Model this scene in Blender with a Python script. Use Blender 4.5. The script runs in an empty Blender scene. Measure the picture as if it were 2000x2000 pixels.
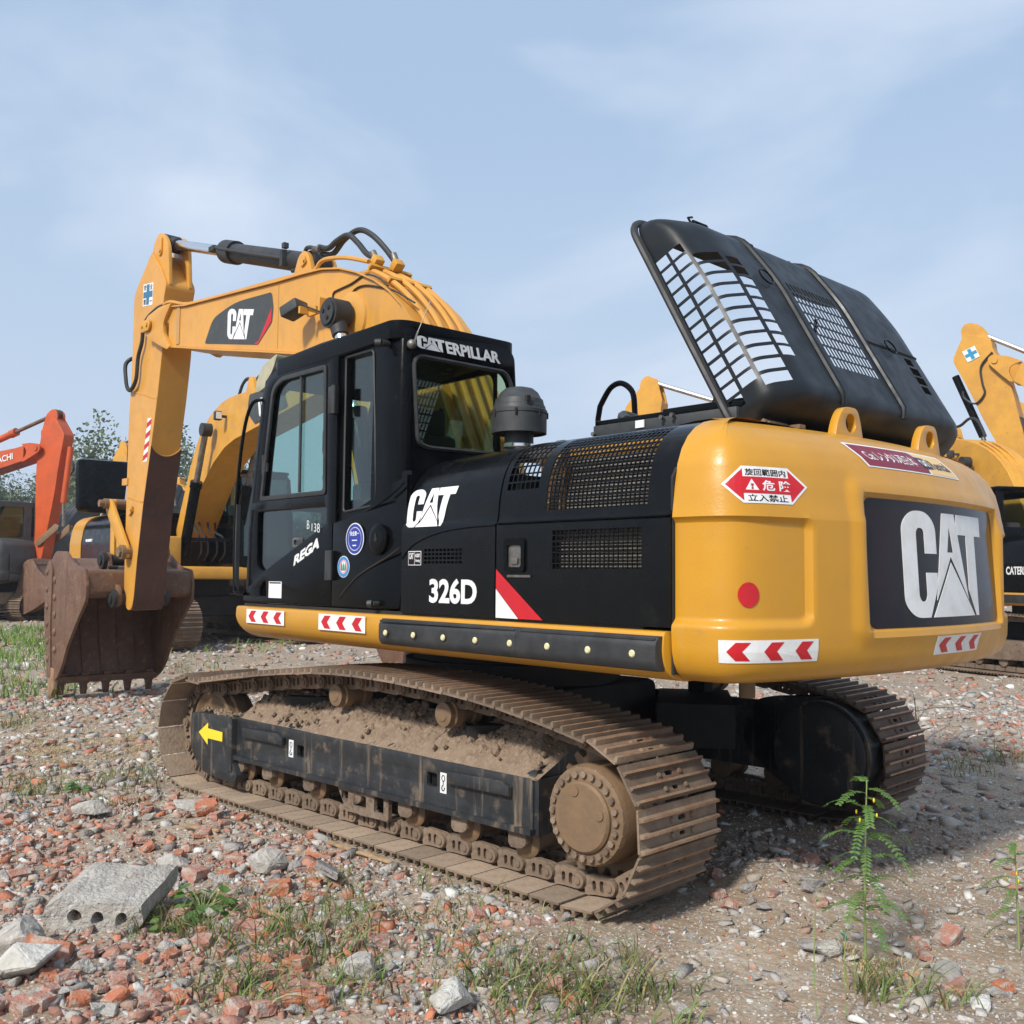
import bpy, bmesh, math, random
import numpy as np
from mathutils import Vector, Matrix, noise as mnoise
from mathutils.geometry import tessellate_polygon
R = math.radians
rnd = random.Random(7)
scene = bpy.context.scene
col = scene.collection

# ---------------------------------------------------------------- camera, sky, sun, exposure
CAM = Vector((-5.240, 4.816, 1.571)); YAW, PIT, ROL = R(-42.244), R(3.598), R(0.51)
cf = Vector((math.cos(YAW)*math.cos(PIT), math.sin(YAW)*math.cos(PIT), math.sin(PIT)))
cr = Vector((math.sin(YAW), -math.cos(YAW), 0)); cu_ = cr.cross(cf)
cr2 = cr*math.cos(ROL) + cu_*math.sin(ROL); cu2 = cu_*math.cos(ROL) - cr*math.sin(ROL)
cd = bpy.data.cameras.new('camera'); cam = bpy.data.objects.new('camera', cd); col.objects.link(cam)
cam.matrix_world = Matrix(((cr2.x, cu2.x, -cf.x, CAM.x), (cr2.y, cu2.y, -cf.y, CAM.y), (cr2.z, cu2.z, -cf.z, CAM.z), (0, 0, 0, 1)))
cd.sensor_width = 36; cd.lens = 1953.0/2000*36; cd.clip_end = 3000; cd.clip_start = .05
scene.camera = cam
SUN_EL, SUN_AZ = 40.0, 103.0      # azimuth from +x towards +y
w = bpy.data.worlds.new('World'); scene.world = w; w.use_nodes = True
wn, wl = w.node_tree.nodes, w.node_tree.links; wn.clear()
wo = wn.new('ShaderNodeOutputWorld'); bg = wn.new('ShaderNodeBackground'); sky = wn.new('ShaderNodeTexSky')
sky.sky_type = 'NISHITA'; sky.sun_disc = False; sky.sun_elevation = R(SUN_EL); sky.sun_rotation = R(90-SUN_AZ)
sky.air_density = 1.3; sky.dust_density = 3.2; sky.ozone_density = 1.6
bg.inputs['Strength'].default_value = .1
# thin bright cloud veil mixed into the sky
tc = wn.new('ShaderNodeTexCoord'); mp = wn.new('ShaderNodeMapping'); mp.inputs['Scale'].default_value = (1.2, 1.2, 3.2); mp.inputs['Rotation'].default_value = (0, 0, 1.3)
nz = wn.new('ShaderNodeTexNoise'); nz.inputs['Scale'].default_value = 1.7; nz.inputs['Detail'].default_value = 5; nz.inputs['Roughness'].default_value = .5; nz.inputs['Distortion'].default_value = .6
cr_ = wn.new('ShaderNodeValToRGB'); cr_.color_ramp.elements[0].position = .45; cr_.color_ramp.elements[1].position = .72
cr_.color_ramp.elements[0].color = (0, 0, 0, 1); cr_.color_ramp.elements[1].color = (.9, .9, .9, 1)
mx = wn.new('ShaderNodeMixRGB'); mx.inputs[2].default_value = (6.6, 7.3, 8.5, 1)
hz = wn.new('ShaderNodeMixRGB'); hz.inputs[0].default_value = .72; hz.inputs[2].default_value = (4.4, 5.85, 7.9, 1)
wl.new(tc.outputs['Generated'], mp.inputs[0]); wl.new(mp.outputs[0], nz.inputs['Vector']); wl.new(nz.outputs['Fac'], cr_.inputs[0])
wl.new(sky.outputs[0], hz.inputs[1]); wl.new(hz.outputs[0], mx.inputs[1]); wl.new(cr_.outputs[0], mx.inputs[0])
sx = wn.new('ShaderNodeSeparateXYZ'); wl.new(tc.outputs['Generated'], sx.inputs[0]); mr = wn.new('ShaderNodeMapRange'); mr.inputs['From Min'].default_value = .42; mr.inputs['From Max'].default_value = -.02; mr.inputs['To Max'].default_value = .9
wl.new(sx.outputs['Z'], mr.inputs['Value']); hm_ = wn.new('ShaderNodeMixRGB'); hm_.inputs[2].default_value = (5.3, 6.2, 7.6, 1); wl.new(mr.outputs[0], hm_.inputs[0]); wl.new(mx.outputs[0], hm_.inputs[1]); wl.new(hm_.outputs[0], bg.inputs['Color']); wl.new(bg.outputs[0], wo.inputs[0])
sd = bpy.data.lights.new('sun', 'SUN'); sd.energy = 3.7; sd.angle = R(7); sd.color = (1, .95, .87)
so = bpy.data.objects.new('sun', sd); col.objects.link(so)
sdir = Vector((math.cos(R(SUN_EL))*math.cos(R(SUN_AZ)), math.cos(R(SUN_EL))*math.sin(R(SUN_AZ)), math.sin(R(SUN_EL))))
so.rotation_euler = sdir.to_track_quat('Z', 'Y').to_euler()
vs = scene.view_settings; vs.view_transform = 'Standard'; vs.look = 'None'; vs.gamma = 1; vs.exposure = 0.24
scene.render.engine = 'CYCLES'
scene.cycles.max_bounces = 6; scene.cycles.transparent_max_bounces = 12

# ---------------------------------------------------------------- materials
def mat(name, c, rough=.5, metal=0, c2=None, nscale=6, lo=.4, hi=.65, bump=0, bscale=40, coat=0, c3=None, n3=25, lo3=.55, hi3=.7, spec=.5, streak=None, attr=None, sheen=0):
    m = bpy.data.materials.new(name); m.use_nodes = True; nt = m.node_tree; N, L = nt.nodes, nt.links
    b = N['Principled BSDF']; b.inputs['Base Color'].default_value = (*c, 1); b.inputs['Roughness'].default_value = rough
    b.inputs['Metallic'].default_value = metal; b.inputs['Coat Weight'].default_value = coat; b.inputs['Coat Roughness'].default_value = .12; b.inputs['Specular IOR Level'].default_value = spec
    tc = N.new('ShaderNodeTexCoord')
    def layer(prev, c2, sc, lo, hi, vec=None, det=6):
        n = N.new('ShaderNodeTexNoise'); n.inputs['Scale'].default_value = sc; n.inputs['Detail'].default_value = det; n.inputs['Roughness'].default_value = .65
        L.new(vec or tc.outputs['Object'], n.inputs['Vector'])
        r = N.new('ShaderNodeMapRange'); r.inputs['From Min'].default_value = lo; r.inputs['From Max'].default_value = hi
        L.new(n.outputs['Fac'], r.inputs['Value'])
        x = N.new('ShaderNodeMixRGB'); L.new(r.outputs[0], x.inputs[0]); x.inputs[2].default_value = (*c2, 1)
        if prev is None: x.inputs[1].default_value = (*c, 1)
        else: L.new(prev, x.inputs[1])
        return x.outputs[0], r.outputs[0]
    cur = None
    if attr:
        a = N.new('ShaderNodeAttribute'); a.attribute_name = attr; cur = a.outputs['Color']
    if c2: cur, _ = layer(cur, c2, nscale, lo, hi)
    if c3: cur, _ = layer(cur, c3, n3, lo3, hi3)
    if streak:
        mpn = N.new('ShaderNodeMapping'); mpn.inputs['Scale'].default_value = (streak[1], streak[1], streak[2]); L.new(tc.outputs['Object'], mpn.inputs[0])
        cur, f = layer(cur, streak[0], 1, streak[3], streak[4], mpn.outputs[0], 4)
    if cur is not None: L.new(cur, b.inputs['Base Color'])
    if rough < .6:
        n = N.new('ShaderNodeTexNoise'); n.inputs['Scale'].default_value = 9; n.inputs['Detail'].default_value = 5
        L.new(tc.outputs['Object'], n.inputs['Vector']); r = N.new('ShaderNodeMapRange'); r.inputs['From Min'].default_value = .3; r.inputs['From Max'].default_value = .7
        r.inputs['To Min'].default_value = max(0, rough-.06); r.inputs['To Max'].default_value = rough+.12; L.new(n.outputs['Fac'], r.inputs['Value']); L.new(r.outputs[0], b.inputs['Roughness'])
    if bump:
        n = N.new('ShaderNodeTexNoise'); n.inputs['Scale'].default_value = bscale; n.inputs['Detail'].default_value = 6
        L.new(tc.outputs['Object'], n.inputs['Vector']); bn = N.new('ShaderNodeBump'); bn.inputs['Strength'].default_value = bump; bn.inputs['Distance'].default_value = .02
        L.new(n.outputs['Fac'], bn.inputs['Height']); L.new(bn.outputs[0], b.inputs['Normal'])
    return m
M = {}
M['yellow'] = mat('yellow paint', (.545, .262, .012), .36, c2=(.50, .24, .018), nscale=2.5, c3=(.36, .20, .06), n3=19, lo3=.64, hi3=.80, bump=.06, bscale=90, coat=.2, streak=((.50, .27, .07), 16, 1.1, .60, .90))
M['yellow2'] = mat('yellow paint worn', (.60, .30, .035), .45, c2=(.50, .245, .035), nscale=3, c3=(.30, .15, .06), n3=9, lo3=.62, hi3=.8, bump=.05)
M['armyellow'] = mat('arm yellow paint', (.61, .295, .045), .40, c2=(.53, .26, .045), nscale=2.5, c3=(.34, .19, .08), n3=7, lo3=.62, hi3=.9, bump=.04, bscale=30, coat=.1, streak=((.40, .22, .07), 14, 1.5, .60, .85))
M['black'] = mat('black gloss paint', (.0022, .0026, .0032), .17, c2=(.0035, .004, .0045), nscale=4, coat=0, spec=.12, c3=(.010, .0095, .009), n3=7, lo3=.60, hi3=.85, streak=((.010, .0105, .011), 18, 1.2, .62, .95), bump=.02, bscale=6)
M['hoodblack'] = mat('hood paint', (.0028, .0032, .004), .20, c2=(.0045, .005, .0055), nscale=5, coat=0, spec=.20, c3=(.011, .0105, .010), n3=8, lo3=.58, hi3=.85, streak=((.012, .0125, .013), 20, 1.3, .60, .95), bump=.02, bscale=6)
M['lidblack'] = mat('lid paint', (.007, .009, .0115), .40, c2=(.010, .012, .015), nscale=3, coat=.0, spec=.32, c3=(.03, .03, .032), n3=20, lo3=.6, hi3=.85)
M['rubber'] = mat('black rubber', (.018, .019, .021), .6, c2=(.035, .036, .038), nscale=8, bump=.08, bscale=80)
M['plastic'] = mat('grey plastic', (.030, .034, .036), .55, c2=(.042, .046, .048), nscale=12, bump=.05, bscale=120)
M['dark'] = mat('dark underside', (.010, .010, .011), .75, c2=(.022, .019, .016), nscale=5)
M['frameblack'] = mat('track frame paint', (.017, .019, .022), .45, c2=(.03, .032, .034), nscale=7, c3=(.17, .125, .085), n3=9, lo3=.56, hi3=.76, streak=((.19, .145, .10), 13, 1.0, .56, .72), bump=.1)
M['muddy'] = mat('mud caked steel', (.165, .115, .078), .85, c2=(.22, .165, .12), nscale=6, c3=(.095, .062, .042), n3=22, lo3=.52, hi3=.68, bump=.35, bscale=35)
M['shoe'] = mat('track shoe steel', (.20, .145, .10), .7, c2=(.135, .088, .058), nscale=7, c3=(.27, .125, .06), n3=6, lo3=.58, hi3=.78, bump=.3, bscale=45)
M['shoeold'] = mat('rusty shoe steel', (.12, .085, .062), .8, c2=(.09, .06, .045), nscale=9, c3=(.18, .08, .045), n3=7, lo3=.58, hi3=.78, bump=.3, bscale=45)
M['hub'] = mat('hub rust', (.20, .125, .068), .6, c2=(.155, .10, .058), nscale=10, c3=(.26, .19, .13), n3=5, lo3=.55, hi3=.8, bump=.15, bscale=50)
M['mud'] = mat('dried mud', (.235, .170, .118), .95, c2=(.17, .12, .082), nscale=14, c3=(.29, .22, .16), n3=40, lo3=.5, hi3=.7, bump=.6, bscale=60)
M['bucket'] = mat('bucket rust', (.150, .086, .056), .6, c2=(.115, .056, .034), nscale=4, c3=(.28, .165, .095), n3=14, lo3=.54, hi3=.78, bump=.3, bscale=30, streak=((.10, .05, .035), 10, 1.2, .5, .75))
M['rustwear'] = mat('worn brown stick plate', (.085, .036, .022), .6, c2=(.06, .026, .018), nscale=3, c3=(.15, .09, .06), n3=35, lo3=.62, hi3=.75, bump=.15, streak=((.12, .055, .035), 30, 1.2, .55, .8))
M['wornmetal'] = mat('worn tooth', (.36, .25, .16), .5, .3, c2=(.30, .13, .06), nscale=12, bump=.3)
M['chrome'] = mat('chrome rod', (.78, .79, .8), .16, 1.0)
M['rod'] = mat('worn rod', (.62, .62, .63), .42, 1.0)
M['steel'] = mat('dull steel', (.25, .24, .22), .45, .8, c2=(.14, .12, .1), nscale=15)
M['hose'] = mat('hose rubber', (.022, .022, .022), .5)
M['white'] = mat('white decal', (.74, .75, .76), .4, c2=(.60, .60, .57), nscale=8, lo=.45, hi=.75, c3=(.42, .40, .36), n3=45, lo3=.66, hi3=.78)
M['red'] = mat('red decal', (.52, .008, .016), .4, c2=(.45, .01, .02), nscale=8)
M['decalblack'] = mat('black decal', (.004, .003, .004), .10, c2=(.014, .004, .005), nscale=3, spec=.22)
M['decalgrey'] = mat('charcoal decal', (.042, .046, .046), .45)
M['yellowdecal'] = mat('yellow decal', (.80, .60, .03), .45)
M['cream'] = mat('cream plastic', (.62, .58, .34), .5)
M['beige'] = mat('beige lamp shell', (.42, .40, .28), .5, c2=(.32, .30, .2), nscale=8)
M['blue'] = mat('blue decal', (.02, .04, .28), .4)
M['cyan'] = mat('cyan decal', (.02, .24, .42), .4)
M['green'] = mat('green decal', (.01, .25, .12), .4)
M['maroon'] = mat('maroon decal', (.20, .012, .03), .4)
M['tan'] = mat('tan decal', (.75, .50, .22), .4)
M['core'] = mat('radiator core', (.20, .18, .155), .8, c2=(.28, .25, .21), nscale=30, bump=.6, bscale=120)
M['brownframe'] = mat('brown oily frame', (.13, .065, .02), .7, c2=(.05, .03, .015), nscale=8)
M['orange'] = mat('orange paint', (.54, .088, .018), .45, c2=(.44, .075, .02), nscale=3, c3=(.22, .06, .03), n3=9, lo3=.6, hi3=.8, bump=.05)
M['greyarm'] = mat('dark grey paint', (.048, .052, .052), .5, c2=(.07, .074, .072), nscale=4, c3=(.11, .10, .09), n3=10, lo3=.6, hi3=.85)
M['seat'] = mat('seat cloth', (.03, .03, .032), .9)
M['shoeedge'] = mat('worn grouser edge', (.36, .235, .15), .5, .35, c2=(.27, .13, .07), nscale=14, bump=.3, bscale=60)
M['shoedust'] = mat('dust on the shoe inside', (.33, .25, .18), .9, c2=(.25, .18, .125), nscale=8, c3=(.20, .14, .10), n3=18, lo3=.55, hi3=.75, bump=.3, bscale=40)
for k_ in ('shoe', 'shoeold', 'shoedust', 'muddy'):   # every shoe a little different
    nt_ = M[k_].node_tree; b_ = nt_.nodes['Principled BSDF']; oi = nt_.nodes.new('ShaderNodeObjectInfo'); hs_ = nt_.nodes.new('ShaderNodeHueSaturation'); mr_ = nt_.nodes.new('ShaderNodeMapRange')
    mr_.inputs['To Min'].default_value = .72; mr_.inputs['To Max'].default_value = 1.25; nt_.links.new(oi.outputs['Random'], mr_.inputs['Value']); nt_.links.new(mr_.outputs[0], hs_.inputs['Value'])
    nt_.links.new(b_.inputs['Base Color'].links[0].from_socket, hs_.inputs['Color']); nt_.links.new(hs_.outputs[0], b_.inputs['Base Color'])
def glass_mat(name, tint, refl):
    m = bpy.data.materials.new(name); m.use_nodes = True; N, L = m.node_tree.nodes, m.node_tree.links; N.clear()
    o = N.new('ShaderNodeOutputMaterial'); t = N.new('ShaderNodeBsdfTransparent'); g = N.new('ShaderNodeBsdfGlossy'); x = N.new('ShaderNodeMixShader')
    t.inputs[0].default_value = (*tint, 1); g.inputs['Roughness'].default_value = .02; f = N.new('ShaderNodeLayerWeight'); f.inputs[0].default_value = .5
    pw = N.new('ShaderNodeMath'); pw.operation = 'POWER'; pw.inputs[1].default_value = 3.5; L.new(f.outputs['Facing'], pw.inputs[0])
    mm = N.new('ShaderNodeMath'); mm.operation = 'MULTIPLY_ADD'; mm.inputs[1].default_value = .7; mm.inputs[2].default_value = .035*refl; L.new(pw.outputs[0], mm.inputs[0])
    L.new(mm.outputs[0], x.inputs[0]); L.new(t.outputs[0], x.inputs[1]); L.new(g.outputs[0], x.inputs[2]); L.new(x.outputs[0], o.inputs[0]); return m
M['glass'] = glass_mat('cab glass', (.78, .89, .86), 1.6)
M['glassgreen'] = glass_mat('rear glass', (.74, .80, .64), 1.6)
M['darkglass'] = glass_mat('dark glass', (.40, .48, .45), 2.2)
M['bgglass'] = mat('bg glass', (.05, .085, .08), .08, spec=.8)

# ---------------------------------------------------------------- helpers
def rrect(cx, cy, w, h, r, n=5):
    pts = []
    for k, (sx, sy) in enumerate(((1, 1), (-1, 1), (-1, -1), (1, -1))):
        for i in range(n+1):
            a = (k*90 + 90*i/n)*math.pi/180
            pts.append((cx+sx*(w/2-r)+r*math.cos(a), cy+sy*(h/2-r)+r*math.sin(a)))
    return pts
def rp(pts, r, n=4):
    out = []; N_ = len(pts)
    for i, p in enumerate(pts):
        rr = r[i] if isinstance(r, (list, tuple)) else r
        p = Vector(p[:2]); a = Vector(pts[i-1][:2]); b = Vector(pts[(i+1) % N_][:2])
        da, db = (a-p), (b-p)
        q = min(rr, da.length*.48, db.length*.48)
        if q < 1e-4: out.append(tuple(p)); continue
        s, e = p+da.normalized()*q, p+db.normalized()*q
        for k in range(n+1):
            t = k/n; out.append(tuple(s*(1-t)**2+p*2*t*(1-t)+e*t*t))
    return out
def smooth_path(pts, n=6):
    P = [Vector(p) for p in pts]; out = []
    for i in range(len(P)-1):
        p0, p1, p2, p3 = P[max(i-1, 0)], P[i], P[i+1], P[min(i+2, len(P)-1)]
        for k in range(n):
            t = k/n; out.append(.5*((2*p1)+(p2-p0)*t+(2*p0-5*p1+4*p2-p3)*t*t+(3*p1-p0-3*p2+p3)*t**3))
    out.append(P[-1]); return out
XZ = lambda a, b, c: Vector((a, c, b))       # 2D (a,b) seen from the left side; depth c along y
class MB:
    def __init__(s): s.bm = bmesh.new()
    def xf(s, vs_, m):
        for v in vs_: v.co = m @ v.co
    def box(s, c, d, rot=None, bev=0):
        r = bmesh.ops.create_cube(s.bm, size=1)['verts']
        for v in r: v.co = Vector((v.co.x*d[0], v.co.y*d[1], v.co.z*d[2]))
        if bev:
            es = list({e for v in r for e in v.link_edges})
            x = bmesh.ops.bevel(s.bm, geom=es, offset=bev, segments=2, affect='EDGES', profile=.5); r = list({v for f in x['faces'] for v in f.verts} | {v for v in r if v.is_valid})
        m = Matrix.Translation(c) @ (rot.to_4x4() if rot is not None else Matrix())
        s.xf(r, m); return s
    def cyl(s, a, b, r, r2=None, n=20, caps=True):
        a, b = Vector(a), Vector(b); d = b-a
        x = bmesh.ops.create_cone(s.bm, cap_ends=caps, segments=n, radius1=r, radius2=r if r2 is None else r2, depth=d.length)['verts']
        s.xf(x, Matrix.Translation((a+b)/2) @ d.to_track_quat('Z', 'Y').to_matrix().to_4x4()); return s
    def sph(s, c, r, n=12, sc=(1, 1, 1)):
        x = bmesh.ops.create_uvsphere(s.bm, u_segments=n, v_segments=max(6, n//2), radius=r)['verts']
        s.xf(x, Matrix.Translation(c) @ Matrix.Diagonal((*sc, 1))); return s
    def tube(s, path, r, n=8, closed=False):
        P = [Vector(p) for p in path]; rings = []; up = Vector((0, 0, 1)); pn = None
        for i, p in enumerate(P):
            if closed: t = P[(i+1) % len(P)]-P[i-1]
            else: t = P[min(i+1, len(P)-1)]-P[max(i-1, 0)]
            t.normalize()
            if pn is None: pn = t.cross(up) if abs(t.z) < .9 else t.cross(Vector((1, 0, 0)))
            pn = (pn-t*pn.dot(t)).normalized(); bn = t.cross(pn)
            rr = r[i] if isinstance(r, (list, tuple)) else r
            rings.append([s.bm.verts.new(p+(pn*math.cos(2*math.pi*k/n)+bn*math.sin(2*math.pi*k/n))*rr) for k in range(n)])
        m = len(rings)
        for i in range(m if closed else m-1):
            A, B = rings[i], rings[(i+1) % m]
            for k in range(n): s.bm.faces.new((A[k], A[(k+1) % n], B[(k+1) % n], B[k]))
        if not closed:
            s.bm.faces.new(rings[0][::-1]); s.bm.faces.new(rings[-1])
        return s
    def plate(s, outline, holes, t0, t1, fn=XZ, bev=0, seg=2):
        """solid plate from a 2D outline with holes, between depths t0 and t1"""
        loops = [list(outline)]+[list(h) for h in holes]
        flat = [Vector((*p, 0)) for l in loops for p in l]
        tris = tessellate_polygon([[Vector((*p, 0)) for p in l] for l in loops])
        A = [s.bm.verts.new((p.x, p.y, t0)) for p in flat]; B = [s.bm.verts.new((p.x, p.y, t1)) for p in flat]
        for t in tris:
            try: s.bm.faces.new([A[i] for i in t]); s.bm.faces.new([B[i] for i in t][::-1])
            except ValueError: pass
        be = []; o = 0
        for l in loops:
            n = len(l)
            for i in range(n):
                a, b = o+i, o+(i+1) % n
                try: s.bm.faces.new((A[a], A[b], B[b], B[a]))
                except ValueError: pass
                for Q in (A, B):
                    e = s.bm.edges.get((Q[a], Q[b]))
                    if e: be.append(e)
            o += n
        vs_ = A+B
        if bev:
            bmesh.ops.recalc_face_normals(s.bm, faces=list({f for v in vs_ for f in v.link_faces}))
            x = bmesh.ops.bevel(s.bm, geom=be, offset=bev, segments=seg, affect='EDGES', profile=.5, clamp_overlap=True)
            vs_ = list({v for f in x['faces'] for v in f.verts} | {v for v in vs_ if v.is_valid})
        for v in vs_: v.co = fn(v.co.x, v.co.y, v.co.z)
        return s
    def lathe(s, prof, c, axis='z', n=32, rot=None):
        rings = []
        for (r, z) in prof:
            ring = []
            for k in range(n):
                a = 2*math.pi*k/n; p = Vector((r*math.cos(a), r*math.sin(a), z))
                if axis == 'y': p = Vector((p.x, p.z, p.y))
                if axis == 'x': p = Vector((p.z, p.x, p.y))
                if rot is not None: p = rot @ p
                ring.append(s.bm.verts.new(p+Vector(c)))
            rings.append(ring)
        for i in range(len(rings)-1):
            for k in range(n): s.bm.faces.new((rings[i][k], rings[i][(k+1) % n], rings[i+1][(k+1) % n], rings[i+1][k]))
        s.bm.faces.new(rings[0][::-1]); s.bm.faces.new(rings[-1]); return s
    def sheet(s, us, vs_, fn, holes=(), thick=.004):
        """grid sheet with rectangular openings (u0,u1,v0,v1); given thickness along normals"""
        nu, nv = len(us), len(vs_); V = {}; F = []
        H = np.zeros((nu-1, nv-1), bool); uc = (np.array(us)[1:]+np.array(us)[:-1])/2; vc = (np.array(vs_)[1:]+np.array(vs_)[:-1])/2
        for (a, b, c, d) in holes: H |= ((uc[:, None] > a) & (uc[:, None] < b) & (vc[None] > c) & (vc[None] < d))
        P = [[fn(u, v) for v in vs_] for u in us]
        nor = [[None]*nv for _ in us]
        for i in range(nu):
            for j in range(nv):
                du = P[min(i+1, nu-1)][j]-P[max(i-1, 0)][j]; dv = P[i][min(j+1, nv-1)]-P[i][max(j-1, 0)]
                nor[i][j] = du.cross(dv).normalized()
        def g(i, j, k):
            if (i, j, k) not in V: V[i, j, k] = s.bm.verts.new(P[i][j]+nor[i][j]*(0 if k == 0 else -thick))
            return V[i, j, k]
        for i in range(nu-1):
            for j in range(nv-1):
                if H[i, j]: continue
                s.bm.faces.new((g(i, j, 0), g(i+1, j, 0), g(i+1, j+1, 0), g(i, j+1, 0)))
                s.bm.faces.new((g(i, j+1, 1), g(i+1, j+1, 1), g(i+1, j, 1), g(i, j, 1)))
                for (a, b, p, q) in ((i-1, j, (i, j), (i, j+1)), (i+1, j, (i+1, j+1), (i+1, j)), (i, j-1, (i+1, j), (i, j)), (i, j+1, (i, j+1), (i+1, j+1))):
                    if a < 0 or b < 0 or a >= nu-1 or b >= nv-1 or H[a, b]:
                        s.bm.faces.new((g(*p, 0), g(*q, 0), g(*q, 1), g(*p, 1)))
        return s
    def mesh(s, name, m, smooth=30):
        bmesh.ops.recalc_face_normals(s.bm, faces=s.bm.faces)
        me = bpy.data.meshes.new(name); s.bm.to_mesh(me); s.bm.free()
        me.materials.append(m)
        if smooth: me.shade_smooth(); me.set_sharp_from_angle(angle=R(smooth))
        return me
    def split(s, name, m, parent=None, smooth=30):
        """one object per separate piece"""
        bm = s.bm; seen = set(); out = []
        for v0 in list(bm.verts):
            if v0 in seen: continue
            st = [v0]; seen.add(v0); isl = []
            while st:
                v = st.pop(); isl.append(v)
                for e in v.link_edges:
                    q = e.other_vert(v)
                    if q not in seen: seen.add(q); st.append(q)
            out.append(isl)
        res = []
        for isl in out:
            idx = {v: i for i, v in enumerate(isl)}; fs = {f for v in isl for f in v.link_faces}
            b2 = MB(); nv = [b2.bm.verts.new(v.co) for v in isl]
            for f in fs: b2.bm.faces.new([nv[idx[v]] for v in f.verts])
            res.append(b2.build(name, m, parent, smooth))
        bm.free(); return res
    def build(s, name, m, parent=None, smooth=30, **kw):
        o = bpy.data.objects.new(name, s.mesh(name, m, smooth)); col.objects.link(o)
        if parent is not None: o.parent = parent
        for k, v in kw.items(): o[k] = v
        return o
def link(name, me, parent=None, mtx=None, **kw):
    o = bpy.data.objects.new(name, me); col.objects.link(o)
    if parent is not None: o.parent = parent
    if mtx is not None: o.matrix_basis = mtx
    for k, v in kw.items(): o[k] = v
    return o
def thing(name, label, cat, loc=(0, 0, 0), rz=0, group=None):
    o = bpy.data.objects.new(name, None); col.objects.link(o); o.location = loc; o.rotation_euler = (0, 0, rz)
    o.empty_display_size = .2; o['label'] = label; o['category'] = cat
    if group: o['group'] = group
    return o
def tag(o, label=None, cat=None, group=None, kind=None):
    for k, v in (('label', label), ('category', cat), ('group', group), ('kind', kind)):
        if v: o[k] = v
    return o
def text_polys(body, size, bold=0.0, space=1.0):
    cu = bpy.data.curves.new('t', 'FONT'); cu.body = body; cu.size = size; cu.offset = bold; cu.space_character = space; cu.resolution_u = 4
    ob = bpy.data.objects.new('t', cu); col.objects.link(ob)
    bpy.context.view_layer.update()
    me = bpy.data.meshes.new_from_object(ob.evaluated_get(bpy.context.evaluated_depsgraph_get()))
    bpy.data.objects.remove(ob); bpy.data.curves.remove(cu); return me
def decal_mesh(src_me, name, m, fn, thick=.002, fit=None, shear=0, cut=0, parent=None, wrap=None):
    """flat mesh -> fitted into rectangle (a0,a1,b0,b1), thin solid, mapped by fn(a,b,depth)"""
    bm = bmesh.new(); bm.from_mesh(src_me)
    co = np.array([v.co[:2] for v in bm.verts])
    if fit is not None and len(co):
        mn, mxx = co.min(0), co.max(0)
        for v in bm.verts:
            ta, tb = (v.co.x-mn[0])/(mxx[0]-mn[0]), (v.co.y-mn[1])/(mxx[1]-mn[1])
            if len(fit) == 4: v.co.x, v.co.y = fit[0]+(fit[1]-fit[0])*ta+shear*tb, fit[2]+(fit[3]-fit[2])*tb
            else:
                q = [Vector(p) for p in fit[0]]  # quad BL BR TR TL
                w_ = q[0]*(1-ta)*(1-tb)+q[1]*ta*(1-tb)+q[2]*ta*tb+q[3]*(1-ta)*tb; v.co.x, v.co.y = w_.x, w_.y
    if cut:
        for ax in (0, 1):
            c = [v.co[ax] for v in bm.verts]; lo, hi = min(c), max(c); k = math.floor(lo/cut)+1
            while k*cut < hi:
                p = Vector((0, 0, 0)); p[ax] = k*cut; n = Vector((0, 0, 0)); n[ax] = 1
                bmesh.ops.bisect_plane(bm, geom=bm.verts[:]+bm.edges[:]+bm.faces[:], plane_co=p, plane_no=n); k += 1
    ret = bmesh.ops.extrude_face_region(bm, geom=bm.faces[:])
    top = [g for g in ret['geom'] if isinstance(g, bmesh.types.BMVert)]; ts = set(top)
    for v in bm.verts: v.co = fn(v.co.x, v.co.y, thick if v in ts else 0.0)
    bmesh.ops.recalc_face_normals(bm, faces=bm.faces)
    for f in bm.faces: f.smooth = False
    me = bpy.data.meshes.new(name); bm.to_mesh(me); bm.free(); me.materials.append(m)
    o = bpy.data.objects.new(name, me); col.objects.link(o); o.parent = parent
    return o
def poly_me(polys):
    bm = bmesh.new()
    for p in polys:
        loops = p if isinstance(p[0][0], (list, tuple)) else [p]
        flat = [q for l in loops for q in l]
        vs_ = [bm.verts.new((*q, 0)) for q in flat]
        for t in tessellate_polygon([[Vector((*q, 0)) for q in l] for l in loops]):
            try: bm.faces.new([vs_[i] for i in t])
            except ValueError: pass
    me = bpy.data.meshes.new('p'); bm.to_mesh(me); bm.free(); return me
def words(body, name, m, fn, fit, parent, bold=0.0, thick=.002, shear=0, cut=0, space=1.0):
    me = text_polys(body, 1, bold, space); o = decal_mesh(me, name, m, fn, thick, fit, shear, cut, parent); bpy.data.meshes.remove(me); return o
def shape(polys, name, m, fn, parent, thick=.001, cut=0, fit=None):
    me = poly_me(polys); o = decal_mesh(me, name, m, fn, thick, fit, 0, cut, parent); bpy.data.meshes.remove(me); return o
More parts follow.
